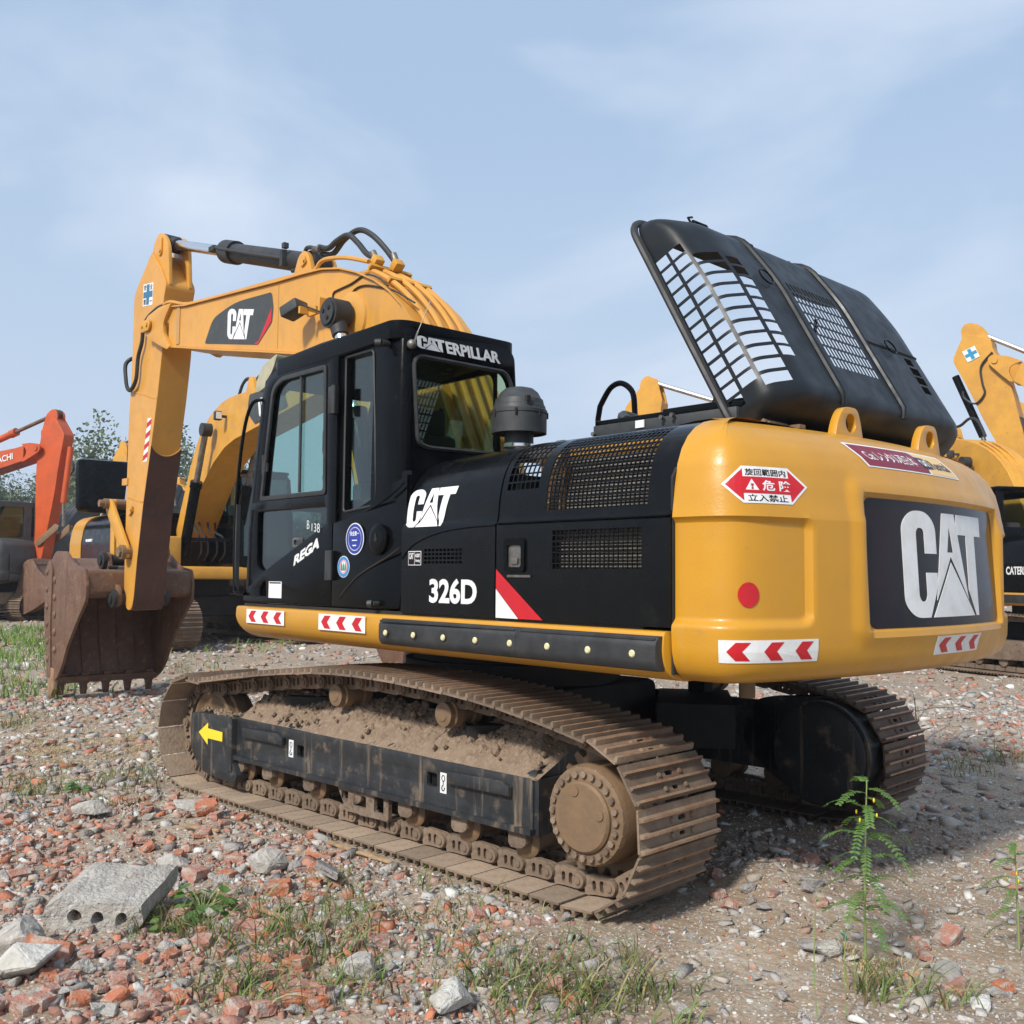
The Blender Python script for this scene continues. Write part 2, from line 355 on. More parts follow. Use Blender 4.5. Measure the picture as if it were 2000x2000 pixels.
# the three letter emblem with its triangle, in a 0..1.32 x 0..1 box
def emblem():
    c = rp([(.02, .12), (.02, .88), (.14, 1), (.34, 1), (.46, .88), (.46, .60), (.30, .60), (.30, .80), (.275, .84), (.22, .84), (.195, .80), (.195, .2), (.22, .15), (.275, .15), (.30, .2), (.30, .42), (.455, .42), (.455, .30), (.33, 0), (.14, 0)], [.1, .1, .1, .1, .1, 0, 0, .03, .03, .03, .03, .03, .03, .03, .03, 0, 0, 0, 0, .1])
    c = [p for p in c]
    a = [[(.40, .22), (.56, 1), (.78, 1), (.95, .2), (.93, .2), (.685, .555), (.66, .555), (.41, .22)][:0] or [(.43, .16), (.57, 1), (.77, 1), (.95, .16), (.675, .58)], [(.625, .62), (.675, .88), (.72, .62)]]
    t = [(.80, 1), (1.28, 1), (1.28, .80), (1.14, .80), (1.14, .0), (1.09, .0), (.965, .25), (.965, .80), (.82, .80), (.80, .9)]
    tri = [(.37, 0), (.675, .52), (1.05, 0)]
    return [[c]], [a], [[t]], [tri]
def put_emblem(fn, quad, parent, name='emblem', cut=0, yellow_tri=False, mcol='white'):
    c, a, t, tri = emblem(); allp = [c[0], a[0], t[0]]
    me = poly_me([*allp, *([[tri[0]]] if not yellow_tri else [])])
    co = [v.co for v in me.vertices]
    o = decal_mesh(me, name, M[mcol], fn, .002, (quad,) if len(quad) == 4 and isinstance(quad[0], (tuple, list)) else quad, 0, cut, parent)
    return o
def chevrons(fn, a0, a1, b0, b1, parent, cut=0, left=1):
    shape([[(a0, b0), (a1, b0), (a1, b1), (a0, b1)]], 'reflective_strip', M['white'], fn, parent, .002, cut)
    W = (a1-a0)/3; h = (b1-b0); P = []
    for k in range(3):
        x = a0+W*(k+.5); y0, y1, ym = b0+h*.1, b1-h*.1, (b0+b1)/2; q = W*.27
        P.append([(x-q*left*1.15, ym), (x-q*left*.3, y0), (x+q*left*1.15, y0), (x+q*left*.3, ym), (x+q*left*1.15, y1), (x-q*left*.3, y1)])
    for p_ in P: shape([p_], 'chevron', M['red'], lambda a, b, d: fn(a, b, d+.0025), parent, .001, cut)
# ================================================================ the large black and yellow excavator
TH = R(3.453)
EX = thing('excavator', 'large black and yellow tracked excavator in the foreground with its slatted engine hood raised', 'excavator')
SD = lambda y0: (lambda a, b, d: Vector((-a, y0+d, b)))       # flat on the left side, reading from front to back
# ---- hood and side panels: one cross-section, swept along x
HP = rp([(1.42, 1.35), (1.42, 1.825), (1.402, 1.86), (1.395, 1.96), (1.365, 2.09), (1.31, 2.185), (1.22, 2.248), (1.10, 2.283), (.92, 2.297), (.70, 2.30)], [0, .02, .02, .05, .06, .06, .06, .06, .06, 0], 3)
HP = [Vector(p) for p in HP]; HL = [0]
for i in range(1, len(HP)): HL.append(HL[-1]+(HP[i]-HP[i-1]).length)
def hood(s, x, side=1, off=0):
    s = min(max(s, 0), HL[-1]-1e-6); i = next(k for k in range(1, len(HL)) if HL[k] >= s)
    t = (s-HL[i-1])/(HL[i]-HL[i-1]); p = HP[i-1].lerp(HP[i], t); q = HP[i]-HP[i-1]; n = Vector((q.y, -q.x)).normalized()
    k = 1+.55*min(max((x+1.4)/.84, 0), 1)
    p = p+n*off; return Vector((x, side*(1.42-(1.42-p.x)*(k if p.y > 1.86 else 1)), p.y))
sZ = lambda z: next(HL[k-1]+(HL[k]-HL[k-1])*(z-HP[k-1].y)/(HP[k].y-HP[k-1].y) for k in range(1, len(HL)) if HP[k].y >= z)
def cuts(base, extra):
    r = sorted(set([round(v, 4) for v in base]+[round(v, 4) for v in extra])); out = [r[0]]
    for v in r[1:]:
        if v-out[-1] > .0025: out.append(v)
    return out
def grid_holes(u0, u1, v0, v1, nu, nv, bar):
    du, dv = (u1-u0)/nu, (v1-v0)/nv
    return [(u0+i*du+bar/2, u0+(i+1)*du-bar/2, v0+j*dv+bar/2, v0+(j+1)*dv-bar/2) for i in range(nu) for j in range(nv)]
def panel(name, x0, x1, holes, s0=0, s1=None, side=1, parent=EX, m='hoodblack', label=None):
    s1 = HL[-1] if s1 is None else s1
    us = cuts(list(np.linspace(s0, s1, 40))+[h for h in HL if s0 < h < s1], [q for h in holes for q in h[:2]])
    vs_ = cuts(list(np.linspace(x0, x1, 12)), [q for h in holes for q in h[2:]])
    o = MB().sheet(us, vs_, lambda u, v: hood(u, v, side), holes, .006 if side == 1 else -.006).build(name, M[m], parent, 40)
    if label: o['label'] = label
    return o
h1 = grid_holes(sZ(1.885), sZ(2.262), -2.375, -1.72, 15, 24, .006)
h0 = grid_holes(sZ(2.00), sZ(2.262), -1.66, -1.42, 8, 7, .007)
h2 = grid_holes(sZ(1.60), sZ(1.79), -2.355, -1.79, 7, 20, .005)
hv = grid_holes(sZ(1.625), sZ(1.715), -1.11, -.77, 4, 10, .009)
panel('hood_front_panel', -1.372, -.56, [h for h in hv])
rear = panel('hood_rear_panel', -2.515, -1.384, h1+h0+h2)
for sgn in (-1,):
    panel('right_side_panel', -2.515, -1.0, [], side=-1); panel('right_front_panel', -.99, .1, [], side=-1)
# top skin around the open bay
MB().box((-.97, .1, 2.298), (.80, 1.3, .012)).build('hood_top_panel', M['hoodblack'], EX)
MB().box((-1.42, 0, 2.296), (.06, 2.0, .012)).build('bay_edge', M['hoodblack'], EX)
# crease along the belt of the front door
cr_pts = smooth_path([hood(sZ(1.66), -.57, 1, .0), hood(sZ(1.74), -.68, 1, .0), hood(sZ(1.795), -.88, 1, .0), hood(sZ(1.82), -1.12, 1, .0), hood(sZ(1.826), -1.37, 1, 0)], 6)
MB().tube(cr_pts, .007, 6).build('belt_crease', M['black'], EX)
MB().tube([Vector((-2.51, 1.421, 1.835)), Vector((-1.39, 1.421, 1.835))], .007, 6).build('belt_crease', M['black'], EX)
# lock recess on the rear panel
lk = MB(); lk.plate(rrect(1.53, 1.67, .15, .17, .02), [rrect(1.53, 1.665, .10, .11, .015)], .0, .012, SD(1.42)); lk.build('lock_frame', M['black'], EX)
MB().box((-1.53, 1.418, 1.665), (.10, .008, .11)).box((-1.53, 1.428, 1.64), (.05, .012, .03), bev=.003).build('door_latch', M['steel'], EX)
MB().box((-1.56, 1.424, 1.565), (.17, .008, .012)).build('drip_strip', M['steel'], EX)
# what shows through the grilles
c = MB()
for k in range(26): c.box((-1.98, 1.335, 1.40+k*.0165), (.72, .03, .007))
for k in range(24): c.box((-1.98, 1.27-max(0, k-6)*.0042, 1.84+k*.0165), (.72, .03, .007))
c.box((-1.98, 1.29, 1.6), (.80, .04, .46)).box((-1.98, 1.15, 2.0), (.80, .04, .42)); c.build('cooling_core', M['core'], EX)
MB().box((-2.03, 1.17, 2.185), (.92, .10, .05)).box((-2.375, 1.33, 1.62), (.06, .03, .40)).build('yellow_rail', M['yellow2'], EX)
MB().box((-1.55, 1.1, 1.8), (.3, .04, .8)).box((-1.74, 1.25, 1.78), (.035, .1, .7)).box((-2.42, 1.25, 1.72), (.12, .12, .7)).split('brown_frame', M['brownframe'], EX)
MB().box((-1.0, 1.1, 1.75), (.75, .3, .7)).box((-1.9, .2, 1.6), (1.1, 1.6, .8)).build('inner_block', M['dark'], EX)
# decals on the side
S = SD(1.4222)
put_emblem(lambda a, b, d: (lambda p: Vector((p.x, p.y+d, p.z)))(hood(sZ(b), -a, 1, .002)), ((.575, 1.835), (.955, 1.835), (1.005, 2.055), (.565, 2.055)), EX, 'side_lettering', cut=.03)
words('326D', 'model_number', M['white'], S, (.83, 1.235, 1.413, 1.548), EX, .035)
shape([[(.63, 1.62), (.75, 1.62), (.75, 1.70), (.63, 1.70)]], 'small_plate', M['white'], S, EX, .001)
shape([[(.634, 1.624), (.688, 1.624), (.688, 1.696), (.634, 1.696)], [(.692, 1.624), (.746, 1.624), (.746, 1.696), (.692, 1.696)]], 'small_plate_ink', M['decalblack'], SD(1.4236), EX, .0007)
words('CAT', 'small_plate_word', M['white'], SD(1.4246), (.640, .682, 1.655, 1.69), EX, .03, .001)
words('ACERT', 'small_plate_word', M['white'], SD(1.4246), (.697, .742, 1.665, 1.685), EX, .03, .001)
words('Technology', 'small_plate_word', M['white'], SD(1.4246), (.697, .742, 1.635, 1.655), EX, .01, .001)
shape([[(1.386, 1.60), (1.386, 1.50), (1.56, 1.352), (1.73, 1.352)]], 'red_stripe', M['red'], S, EX)
shape([[(1.386, 1.61), (1.386, 1.352), (1.555, 1.352), (1.386, 1.498)]], 'white_wedge', M['white'], S, EX)
# ---- deck skirt, rubber bumper with studs
sk = rp([(1.30, 1.335), (1.452, 1.335), (1.462, 1.235), (1.43, 1.15), (1.34, 1.115), (1.1, 1.115), (1.1, 1.335)], [0, .02, .06, .05, .05, 0, 0])
MB().plate(sk, [], -2.508, 1.375, lambda a, b, c: Vector((c - (.16*max(0, (1.30-b)/.185)**2 if c > 0 else 0), a, b)), .018).build('deck_skirt', M['yellow'], EX)
MB().plate([(y, z) for y, z in [(-1.3, 1.335), (-1.452, 1.335), (-1.462, 1.235), (-1.42, 1.15), (-1.3, 1.115), (-1.1, 1.115), (-1.1, 1.335)]], [], -2.508, 1.3, lambda a, b, c: Vector((c, a, b)), .01).build('deck_skirt', M['yellow'], EX)
bs = rp([(1.45, 1.315), (1.478, 1.315), (1.502, 1.285), (1.502, 1.195), (1.48, 1.165), (1.44, 1.165)], [0, .01, .015, .02, .01, 0])
for x0, x1 in ((-1.62, -.435), (-2.50, -1.622)):
    MB().plate(bs, [], x0, x1, lambda a, b, c: Vector((c - (.05*max(0, 1-abs(b-1.3)*4) if 0 else 0), a-(max(0, c+.50)*.3 if c > -.5 else 0), b)), .006).tube([(x0+.01, 1.492, 1.302), (x1-.03, 1.492, 1.302)], .006, 5).build('rubber_bumper', M['rubber'], EX)
for k in range(8): MB().lathe([(.017, 0), (.017, .004), (.012, .009), (.0, .010)][:3], (-.53-k*.263, 1.501, 1.236), 'y', 14).build('stud_cap', M['cream'], EX)
chevrons(SD(1.4635), -1.20, -.68, 1.222, 1.318, EX); chevrons(SD(1.4635), -.25, .27, 1.218, 1.318, EX)
# ---- deck, swing bearing, under parts
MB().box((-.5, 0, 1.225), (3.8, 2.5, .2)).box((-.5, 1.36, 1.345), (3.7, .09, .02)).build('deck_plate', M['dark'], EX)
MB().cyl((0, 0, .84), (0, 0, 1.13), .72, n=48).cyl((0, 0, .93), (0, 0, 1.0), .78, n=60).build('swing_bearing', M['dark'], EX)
MB().cyl((-2.35, .62, .98), (-2.35, .62, 1.14), .04).build('drain_pipe', M['hub'], EX)
# ---- counterweight
CWX = -2.52
def build_outline():
    Rr = 4.6; a0 = math.asin(1.42/Rr)
    n = 60; arc = [Vector((-Rr*math.cos(a)+Rr-3.04, Rr*math.sin(a))) for a in np.linspace(a0, -a0, n)]
    raw = [Vector((CWX, 1.42))]+arc+[Vector((CWX, -1.42))]
    # densify then smooth the two corners by averaging
    d = []
    for i in range(len(raw)-1):
        L_ = (raw[i+1]-raw[i]).length; k = max(1, int(L_/.02))
        for j in range(k): d.append(raw[i].lerp(raw[i+1], j/k))
    d.append(raw[-1])
    for _ in range(70): d = [d[0]]+[(d[i-1]+d[i]*2+d[i+1])/4 for i in range(1, len(d)-1)]+[d[-1]]
    return d
OUT = build_outline(); OLn = [0]
for i in range(1, len(OUT)): OLn.append(OLn[-1]+(OUT[i]-OUT[i-1]).length)
UT = OLn[-1]
def outl(u):
    u = min(max(u, 0), UT-1e-6); i = int(np.searchsorted(OLn, u)); i = max(i, 1)
    t = (u-OLn[i-1])/(OLn[i]-OLn[i-1]); p = OUT[i-1].lerp(OUT[i], t)
    a, b = OUT[max(i-3, 0)], OUT[min(i+2, len(OUT)-1)]; q = (b-a).normalized(); n = Vector((q.y, -q.x))
    if n.dot(p) < 0: n = -n
    return p, n
PRz = [1.118, 1.118, 1.122, 1.135, 1.16, 1.20, 1.25, 1.33, 1.825, 1.86, 1.96, 2.06, 2.13, 2.19, 2.235, 2.265, 2.285, 2.297, 2.30]
PRd = [.45, .20, .115, .075, .040, .017, .004, 0, 0, .012, .025, .045, .075, .12, .175, .24, .32, .45, .60]
PL = [0]
for i in range(1, len(PRz)): PL.append(PL[-1]+math.hypot(PRz[i]-PRz[i-1], PRd[i]-PRd[i-1]))
sst = lambda x, a, b: (lambda t: t*t*(3-2*t))(min(max((x-a)/(b-a), 0), 1))
uq = lambda x, y: min(range(len(OUT)), key=lambda i: (OUT[i]-Vector((x, y))).length)
U_rec = OLn[uq(-2.93, 1.06)]+.10
U_l0, U_l1 = OLn[min(range(len(OUT)), key=lambda i: abs(OUT[i].y-.63) + (9 if OUT[i].x > -2.7 else 0))], OLn[min(range(len(OUT)), key=lambda i: abs(OUT[i].y+.90) + (9 if OUT[i].x > -2.6 else 0))]
def box_mask(u, z, u0, u1, z0, z1, w_, r=.05):
    # rounded box signed distance -> smooth mask
    cx, cz, hx, hz_ = (u0+u1)/2, (z0+z1)/2, (u1-u0)/2-r, (z1-z0)/2-r
    dx, dz = abs(u-cx)-hx, abs(z-cz)-hz_; d = math.hypot(max(dx, 0), max(dz, 0))+min(max(dx, dz), 0)-r
    return 1-sst(d, -w_, w_*.3)
def cw(u, z, off=0.0, d0=None):
    if d0 is None: d0 = float(np.interp(z, PRz[2:], PRd[2:])) if z > 1.123 else .11
    p, n = outl(u)
    t = min(u, UT-u); fr = 1 # front edges keep the hood section
    rec = 0
    if 1.2 < z < 2.0 and d0 < .08:
        rec -= .028*box_mask(u, z, -.5, U_rec, 1.365, 1.828, .03, .06)
        rec -= .022*box_mask(u, z, UT-U_rec, UT+.5, 1.365, 1.828, .035, .06)
    if 1.2 < z < 2.1: rec += .020*box_mask(u, z, U_l0-.10, U_l1+.10, 1.265, 2.04, .06, .10); rec -= .026*box_mask(u, z, U_l0, U_l1, 1.325, 1.955, .018, .04)
    rear = sst(t, .1, .5); d = d0*(1+rear*.15) if z > 1.9 else d0
    if 1.25 < z < 2.0:
        mk = box_mask(u, z, U_l0-.02, U_l1+.02, 1.31, 1.975, .03, .06); d = d*(1-mk)+.032*(z-1.32)/.64*mk
    q = p-n*(d-rec-off); return Vector((q.x, q.y, z))
us = [float(v) for v in np.linspace(0, UT, 240)]
zz = []
for i in range(len(PRz)-1):
    k = max(1, int((PL[i+1]-PL[i])/.022)) if PRz[i] != 1.33 else 60
    for j in range(k): zz.append((PRz[i]+(PRz[i+1]-PRz[i])*j/k, PRd[i]+(PRd[i+1]-PRd[i])*j/k))
zz.append((PRz[-1], PRd[-1]))
bm = bmesh.new(); G = []
for u in us: G.append([bm.verts.new(cw(u, z, 0, d)) for z, d in zz])
for i in range(len(us)-1):
    for j in range(len(zz)-1): bm.faces.new((G[i][j], G[i+1][j], G[i+1][j+1], G[i][j+1]))
bm.faces.new([G[i][-1] for i in range(len(us))]); bm.faces.new([G[i][0] for i in range(len(us))][::-1])
bm.faces.new([G[0][j] for j in range(len(zz))]+[G[-1][j] for j in range(len(zz)-1, -1, -1)])
cwm = MB(); cwm.bm.free(); cwm.bm = bm
CW = cwm.build('counterweight', M['yellow'], EX, 25)
MB().plate([(1.405, 1.15), (1.405, 2.0), (1.3, 2.16), (1.1, 2.26), (-1.1, 2.26), (-1.3, 2.16), (-1.405, 2.0), (-1.405, 1.15)], [], CWX-.0, CWX+.014, lambda a, b, c: Vector((c, a, b))).build('joint_seam', M['dark'], EX)
# decals draped over the counterweight: a = -? arc length u, b = height z
CWF = lambda a, b, d: cw(a, b, .0015+d)
shape([rrect((U_l0+U_l1)/2, 1.64, U_l1-U_l0-.045, .595, .055)], 'logo_panel', M['decalblack'], CWF, CW, .002, .035)
RI = [i for i in range(len(OUT)) if OUT[i].x < -2.68]
um = lambda y: float(np.interp(-y, [-OUT[i].y for i in RI], [OLn[i] for i in RI]))
put_emblem(lambda a, b, d: cw(a, b, .005+d), (um(.325), um(-.61), 1.385, 1.895), CW, 'rear_lettering', .03)
CHc = lambda a, b, d: cw(a, b, .0015+d)
chevrons(CHc, .225, U_rec+.02, 1.215, 1.31, CW, .03)
chevrons(CHc, um(.06), um(-.48), 1.205, 1.295, CW, .03)
uc = .365
shape([[(uc+.052*math.cos(a), 1.497+.052*math.sin(a)) for a in np.linspace(0, 2*math.pi, 33)[:-1]]], 'red_reflector', M['red'], CWF, CW, .003, .04)
# hexagonal danger sign
s0, s1, zb, zt = .235, .695, 1.88, 2.038
sm = (zb+zt)/2; W = s1-s0
hexo = [(s0, sm), (s0+W*.22, zt), (s0+W*.78, zt), (s1, sm), (s1-W*.22, zb), (s0+W*.22, zb)]
shape([hexo], 'danger_sign', M['white'], CWF, CW, .001, .03)
ins = .008
C3 = lambda a, b, d: cw(a, b, .003+d)
shape([[(s0+.018, sm), (s0+W*.23, zt-.010), (s0+W*.23, zt-.045), (s1-W*.23, zt-.045), (s1-W*.23, zt-.010), (s1-.018, sm), (s1-W*.23, zb+.010), (s1-W*.23, zb+.042), (s0+W*.23, zb+.042), (s0+W*.23, zb+.010)]], 'danger_field', M['red'], C3, CW, .0006, .03)
words('旋回範囲内', 'sign_text', M['decalblack'], C3, (s0+W*.26, s1-W*.26, zt-.040, zt-.010), CW, .012, .0008, cut=.04)
words('立入禁止', 'sign_text', M['decalblack'], C3, (s0+W*.27, s1-W*.27, zb+.008, zb+.038), CW, .012, .0008, cut=.04)
C4 = lambda a, b, d: cw(a, b, .0042+d)
words('危 険', 'sign_text', M['white'], C4, (s0+W*.44, s1-W*.22, zb+.054, zt-.058), CW, .02, .0008, cut=.04)
shape([[(s0+W*.25, zb+.056), (s0+W*.40, zb+.056), (s0+W*.325, zt-.055)]], 'warning_triangle', M['white'], C4, CW, .0008)
shape([[(s0+W*.315, zb+.072), (s0+W*.335, zb+.072), (s0+W*.34, zt-.075), (s0+W*.31, zt-.075)], [(s0+W*.315, zb+.060), (s0+W*.335, zb+.060), (s0+W*.335, zb+.068), (s0+W*.315, zb+.068)]], 'warning_mark', M['red'], lambda a, b, d: cw(a, b, .0055+d), CW, .0006)
# slanted rental sticker above the logo
def rst(a, b, d): return cw(um(.52+.10*b)+(um(-.42+.10*b)-um(.52+.10*b))*a, 2.085+.115*b, .002+d)
shape([[(0, 0), (1, 0), (1, 1), (0, 1)]], 'rental_sticker', M['white'], rst, CW, .001, .08)
shape([[(.02, .06), (.62, .06), (.66, .5), (.60, .94), (.02, .94)]], 'sticker_field', M['maroon'], lambda a, b, d: rst(a, b, d+.0015), CW, .001, .08)
shape([[(.64, .06), (.98, .06), (.98, .94), (.62, .94), (.68, .5)]], 'sticker_field', M['tan'], lambda a, b, d: rst(a, b, d+.0015), CW, .001, .08)
words('Cat レンタル西日本', 'sticker_text', M['white'], lambda a, b, d: rst(a, b, d+.003), (.07, .55, .3, .74), CW, .004, .0008, cut=.08)
shape([rrect(.66, .52, .11, .5, .04)], 'sticker_badge', M['decalblack'], lambda a, b, d: rst(a, b, d+.003), CW, .0006, .08)
words('CAT', 'sticker_text', M['white'], lambda a, b, d: rst(a, b, d+.0042), (.62, .70, .38, .66), CW, .03, .0006)
words('Rental', 'sticker_text', M['decalblack'], lambda a, b, d: rst(a, b, d+.003), (.73, .95, .3, .72), CW, .02, .0008, cut=.08)
# lifting eyes
for y in (.30, -.55):
    o = rp([(-.17, 0), (.14, 0), (.10, .16), (.07, .235), (-.06, .235), (-.12, .16)], [0, 0, .05, .06, .06, .05], 5)
    e = MB(); e.plate([(p[0], p[1]) for p in o], [[(.002+.048*math.cos(t), .155+.048*math.sin(t)) for t in np.linspace(0, 2*math.pi, 21)[:-1]]], -.022, .022, lambda a, b, c: Vector((-2.70+c-.02-.25*a*0, y-a, 2.175+b)), .004)
    e.build('lifting_eye', M['yellow'], CW)
# ---- radiator pack in the open bay
MB().box((-1.93, .1, 2.365), (.95, 1.35, .07), bev=.006).box((-1.93, .1, 2.28), (.9, 1.3, .1)).build('radiator_frame', M['plastic'], EX)
MB().box((-1.93, .12, 2.417), (.98, 1.25, .03), bev=.006).box((-2.15, .42, 2.435), (.5, .6, .03), bev=.006).build('radiator_cover', M['black'], EX)
MB().lathe([(.045, 0), (.045, .02), (.03, .03), (.03, .035), (.05, .037), (.05, .055)], (-2.1, .35, 2.45), n=20).build('filler_cap', M['steel'], EX)
MB().box((-1.80, .782, 2.375), (.06, .006, .04)).build('white_label', M['white'], EX)
b = MB()
for p in ((-1.96, .79, 2.39), (-2.03, .79, 2.395), (-1.48, .79, 2.35)): b.cyl(p, (p[0], p[1]+.02, p[2]), .012, n=8)
b.split('bolt', M['steel'], EX)
MB().tube(smooth_path([(-1.62, .5, 2.42), (-1.55, .62, 2.46), (-1.62, .68, 2.42)], 5), .035).sph((-1.56, .45, 2.42), .06, 14).build('coolant_elbow', M['plastic'], EX)
MB().tube([(-.31, -.5, 2.3), (-.31, -.5, 2.71)]+smooth_path([(-.33, -.5, 2.8), (-.43, -.5, 2.92), (-.54, -.5, 2.94), (-.64, -.5, 2.86), (-.66, -.5, 2.72)], 5)+[(-.66, -.5, 2.3)], .021, 10).build('handrail', M['black'], EX)
MB().box((-2.53, .52, 2.305), (.16, .05, .02)).box((-2.50, .62, 2.315), (.06, .12, .02)).cyl((-2.5, .5, 2.32), (-2.5, .7, 2.32), .018).build('hood_hinge', M['hub'], EX)
# ---- raised engine hood
LA = R(60.5); sdv = Vector((math.cos(LA), 0, math.sin(LA))); ndv = Vector((-math.sin(LA), 0, math.cos(LA)))
L0 = Vector((-2.43, 0, 2.265)); LS = 1.42; YL, YR = .76, -1.33; DP = .30
prof = rp([(YL+.0, -.02), (YL-.02, DP*.72), (YL-.22, DP), (YR+.22, DP), (YR+.02, DP*.72), (YR, -.02)], [.02, .07, .06, .08, .10, .02], 8)
prof = [Vector(p) for p in prof]; LLn = [0]
for i in range(1, len(prof)): LLn.append(LLn[-1]+(prof[i]-prof[i-1]).length)
def lid(u, v):
    u = min(max(u, 0), LLn[-1]-1e-6); i = next(k for k in range(1, len(LLn)) if LLn[k] >= u); t = (u-LLn[i-1])/(LLn[i]-LLn[i-1])
    p = prof[i-1].lerp(prof[i], t); n = p.y
    # ends curl down to the rim: v in [-e, LS+e]
    e = .13; r_ = .9
    if v < e:
        q = (e-v)/e; n = p.y-DP*1.0*(1-math.sqrt(max(0, 1-min(q, 1)**2.6)))*(p.y/DP if p.y > 0 else 0)
    if v > LS-e*1.9:
        q = (v-(LS-e*1.9))/(e*1.9); n = p.y-DP*(1-math.sqrt(max(0, 1-min(q, 1)**2.0)))*(p.y/DP if p.y > 0 else 0)
    yy = p.x; c_ = (YL+YR)/2; v = v*(1-.06*(YL-yy)/2.0); n = n-(.07*sst(v, .75, 1.42)*(p.y/DP) if p.y > 0 else 0)
    for vv in (v, LS-v):
        if vv < .12: yy = c_+(yy-c_)*(1-.07*(1-vv/.12)**2)
    for uu in (.905, 1.46):        # raised ribs across
        pass
    return L0+sdv*v+ndv*n+Vector((0, yy, 0))
A_ = LLn
us_side = (.03, .215); u_cor = (.245, .43); u_sl = (.445, .56)
hl = []
for k in range(15):
    v0 = .12+k*.077
    if k < 13: hl.append((.035, .115, v0, v0+.060))
    if 0 < k < 13: hl.append((.135, .222, v0, v0+.060))
for k in range(11): hl.append((.242, .40, .145+k*.080, .145+k*.080+.060))
for k in range(9): hl.append((.425, .52, .30+k*.077, .30+k*.077+.058))
ug0, ug1 = .89, 1.37
for j in range(8):
    hl += [(ug0+i*(ug1-ug0)/13+.008, ug0+(i+1)*(ug1-ug0)/13-.007, .31+j*.077, .31+j*.077+.061) for i in range(13)]
for i in range(4): hl.append((1.90, 2.02-.02*abs(i-1.5), .30+i*.075, .30+i*.075+.058))
usl = cuts(list(np.linspace(0, LLn[-1], 100)), [q for h in hl for q in h[:2]]); vsl = cuts(list(np.linspace(0, LS, 60)), [q for h in hl for q in h[2:]])
LID = MB().sheet(usl, vsl, lid, hl, .002).build('engine_hood', M['lidblack'], EX, 40)
rim = [lid(0, v) for v in np.linspace(.10, LS-.10, 14)]
c_ = (YL+YR)/2
def rimpt(y, v): return L0+sdv*v+ndv*(-.02)+Vector((0, y, 0))
rr_ = rrect(c_, LS/2, YL-YR+.04, LS+.06, .16, 8)
MB().tube([rimpt(a, b) for a, b in rr_], .021, 8, True).build('hood_rim', M['hose'], LID)
for uu in (.80, 1.45):
    MB().tube([lid(uu, v)+ndv*.002 for v in np.linspace(.06, LS-.03, 26)], .019, 8).build('hood_rib', M['lidblack'], LID)
MB().tube([lid(uu, .62)+ndv*.002 for uu in np.linspace(1.5, 2.1, 8)], .009, 6).build('hood_rib', M['lidblack'], LID)
for (uu, vv, hd) in ((.66, .86, 0), (1.75, .62, 0), (1.05, LS-.075, 1), (.62, LS-.075, 1), (.50, LS-.085, 2), (1.5, LS-.06, 2)):
    p = lid(uu, vv)
    if hd == 0: MB().tube([p+ndv*.02+Vector((0, .055*math.cos(t), 0))+sdv*.05*math.sin(t) for t in np.linspace(0, 2*math.pi, 17)[:-1]], .005, 5, True).build('pull_ring', M['black'], LID)
    elif hd == 1: MB().tube([p+Vector((0, .06, 0)), p+Vector((0, .06, 0))+sdv*.05, p-Vector((0, .06, 0))+sdv*.05, p-Vector((0, .06, 0))], .009, 6).build('hood_handle', M['black'], LID)
    else: MB().tube([p, p+sdv*.05, p+sdv*.07-Vector((0, .05, 0))], .007, 5).build('hood_catch', M['black'], LID)
MB().tube([(-1.75, -.9, 2.3), lid(.02, 1.1)+Vector((0, -1.6, 0))], .012).build('hood_stay', M['black'], EX)
# ---- air intake
MB().lathe([(.10, 2.29), (.10, 2.34), (.092, 2.35), (.092, 2.47), (.155, 2.47), (.170, 2.455), (.174, 2.455), (.174, 2.575), (.178, 2.58), (.178, 2.60), (.170, 2.605), (.164, 2.63), (.158, 2.635), (.150, 2.67), (.142, 2.675), (.12, 2.715), (.09, 2.74), (.05, 2.75), (.01, 2.752)], (-.64, .585, 0), n=40).build('air_intake', M['plastic'], EX)
MB().lathe([(.094, 2.365), (.099, 2.37), (.099, 2.388), (.094, 2.39)], (-.64, .585, 0), n=32).box((-.66, .69, 2.378), (.07, .012, .022)).build('hose_clamp', M['chrome'], EX)
MB().lathe([(.115, 2.285), (.115, 2.32), (.10, 2.34), (.095, 2.34)], (-.64, .585, 0), n=32).build('intake_base', M['hub'], EX)
ib = MB()
for t in (.6, 1.5, 2.4, 3.3): ib.box((-.64+.177*math.cos(t+.8), .585+.177*math.sin(t+.8), 2.575), (.014, .014, .04))
ib.box((-.80, .66, 2.655), (.02, .03, .035)); ib.split('intake_clip', M['dark'], EX)
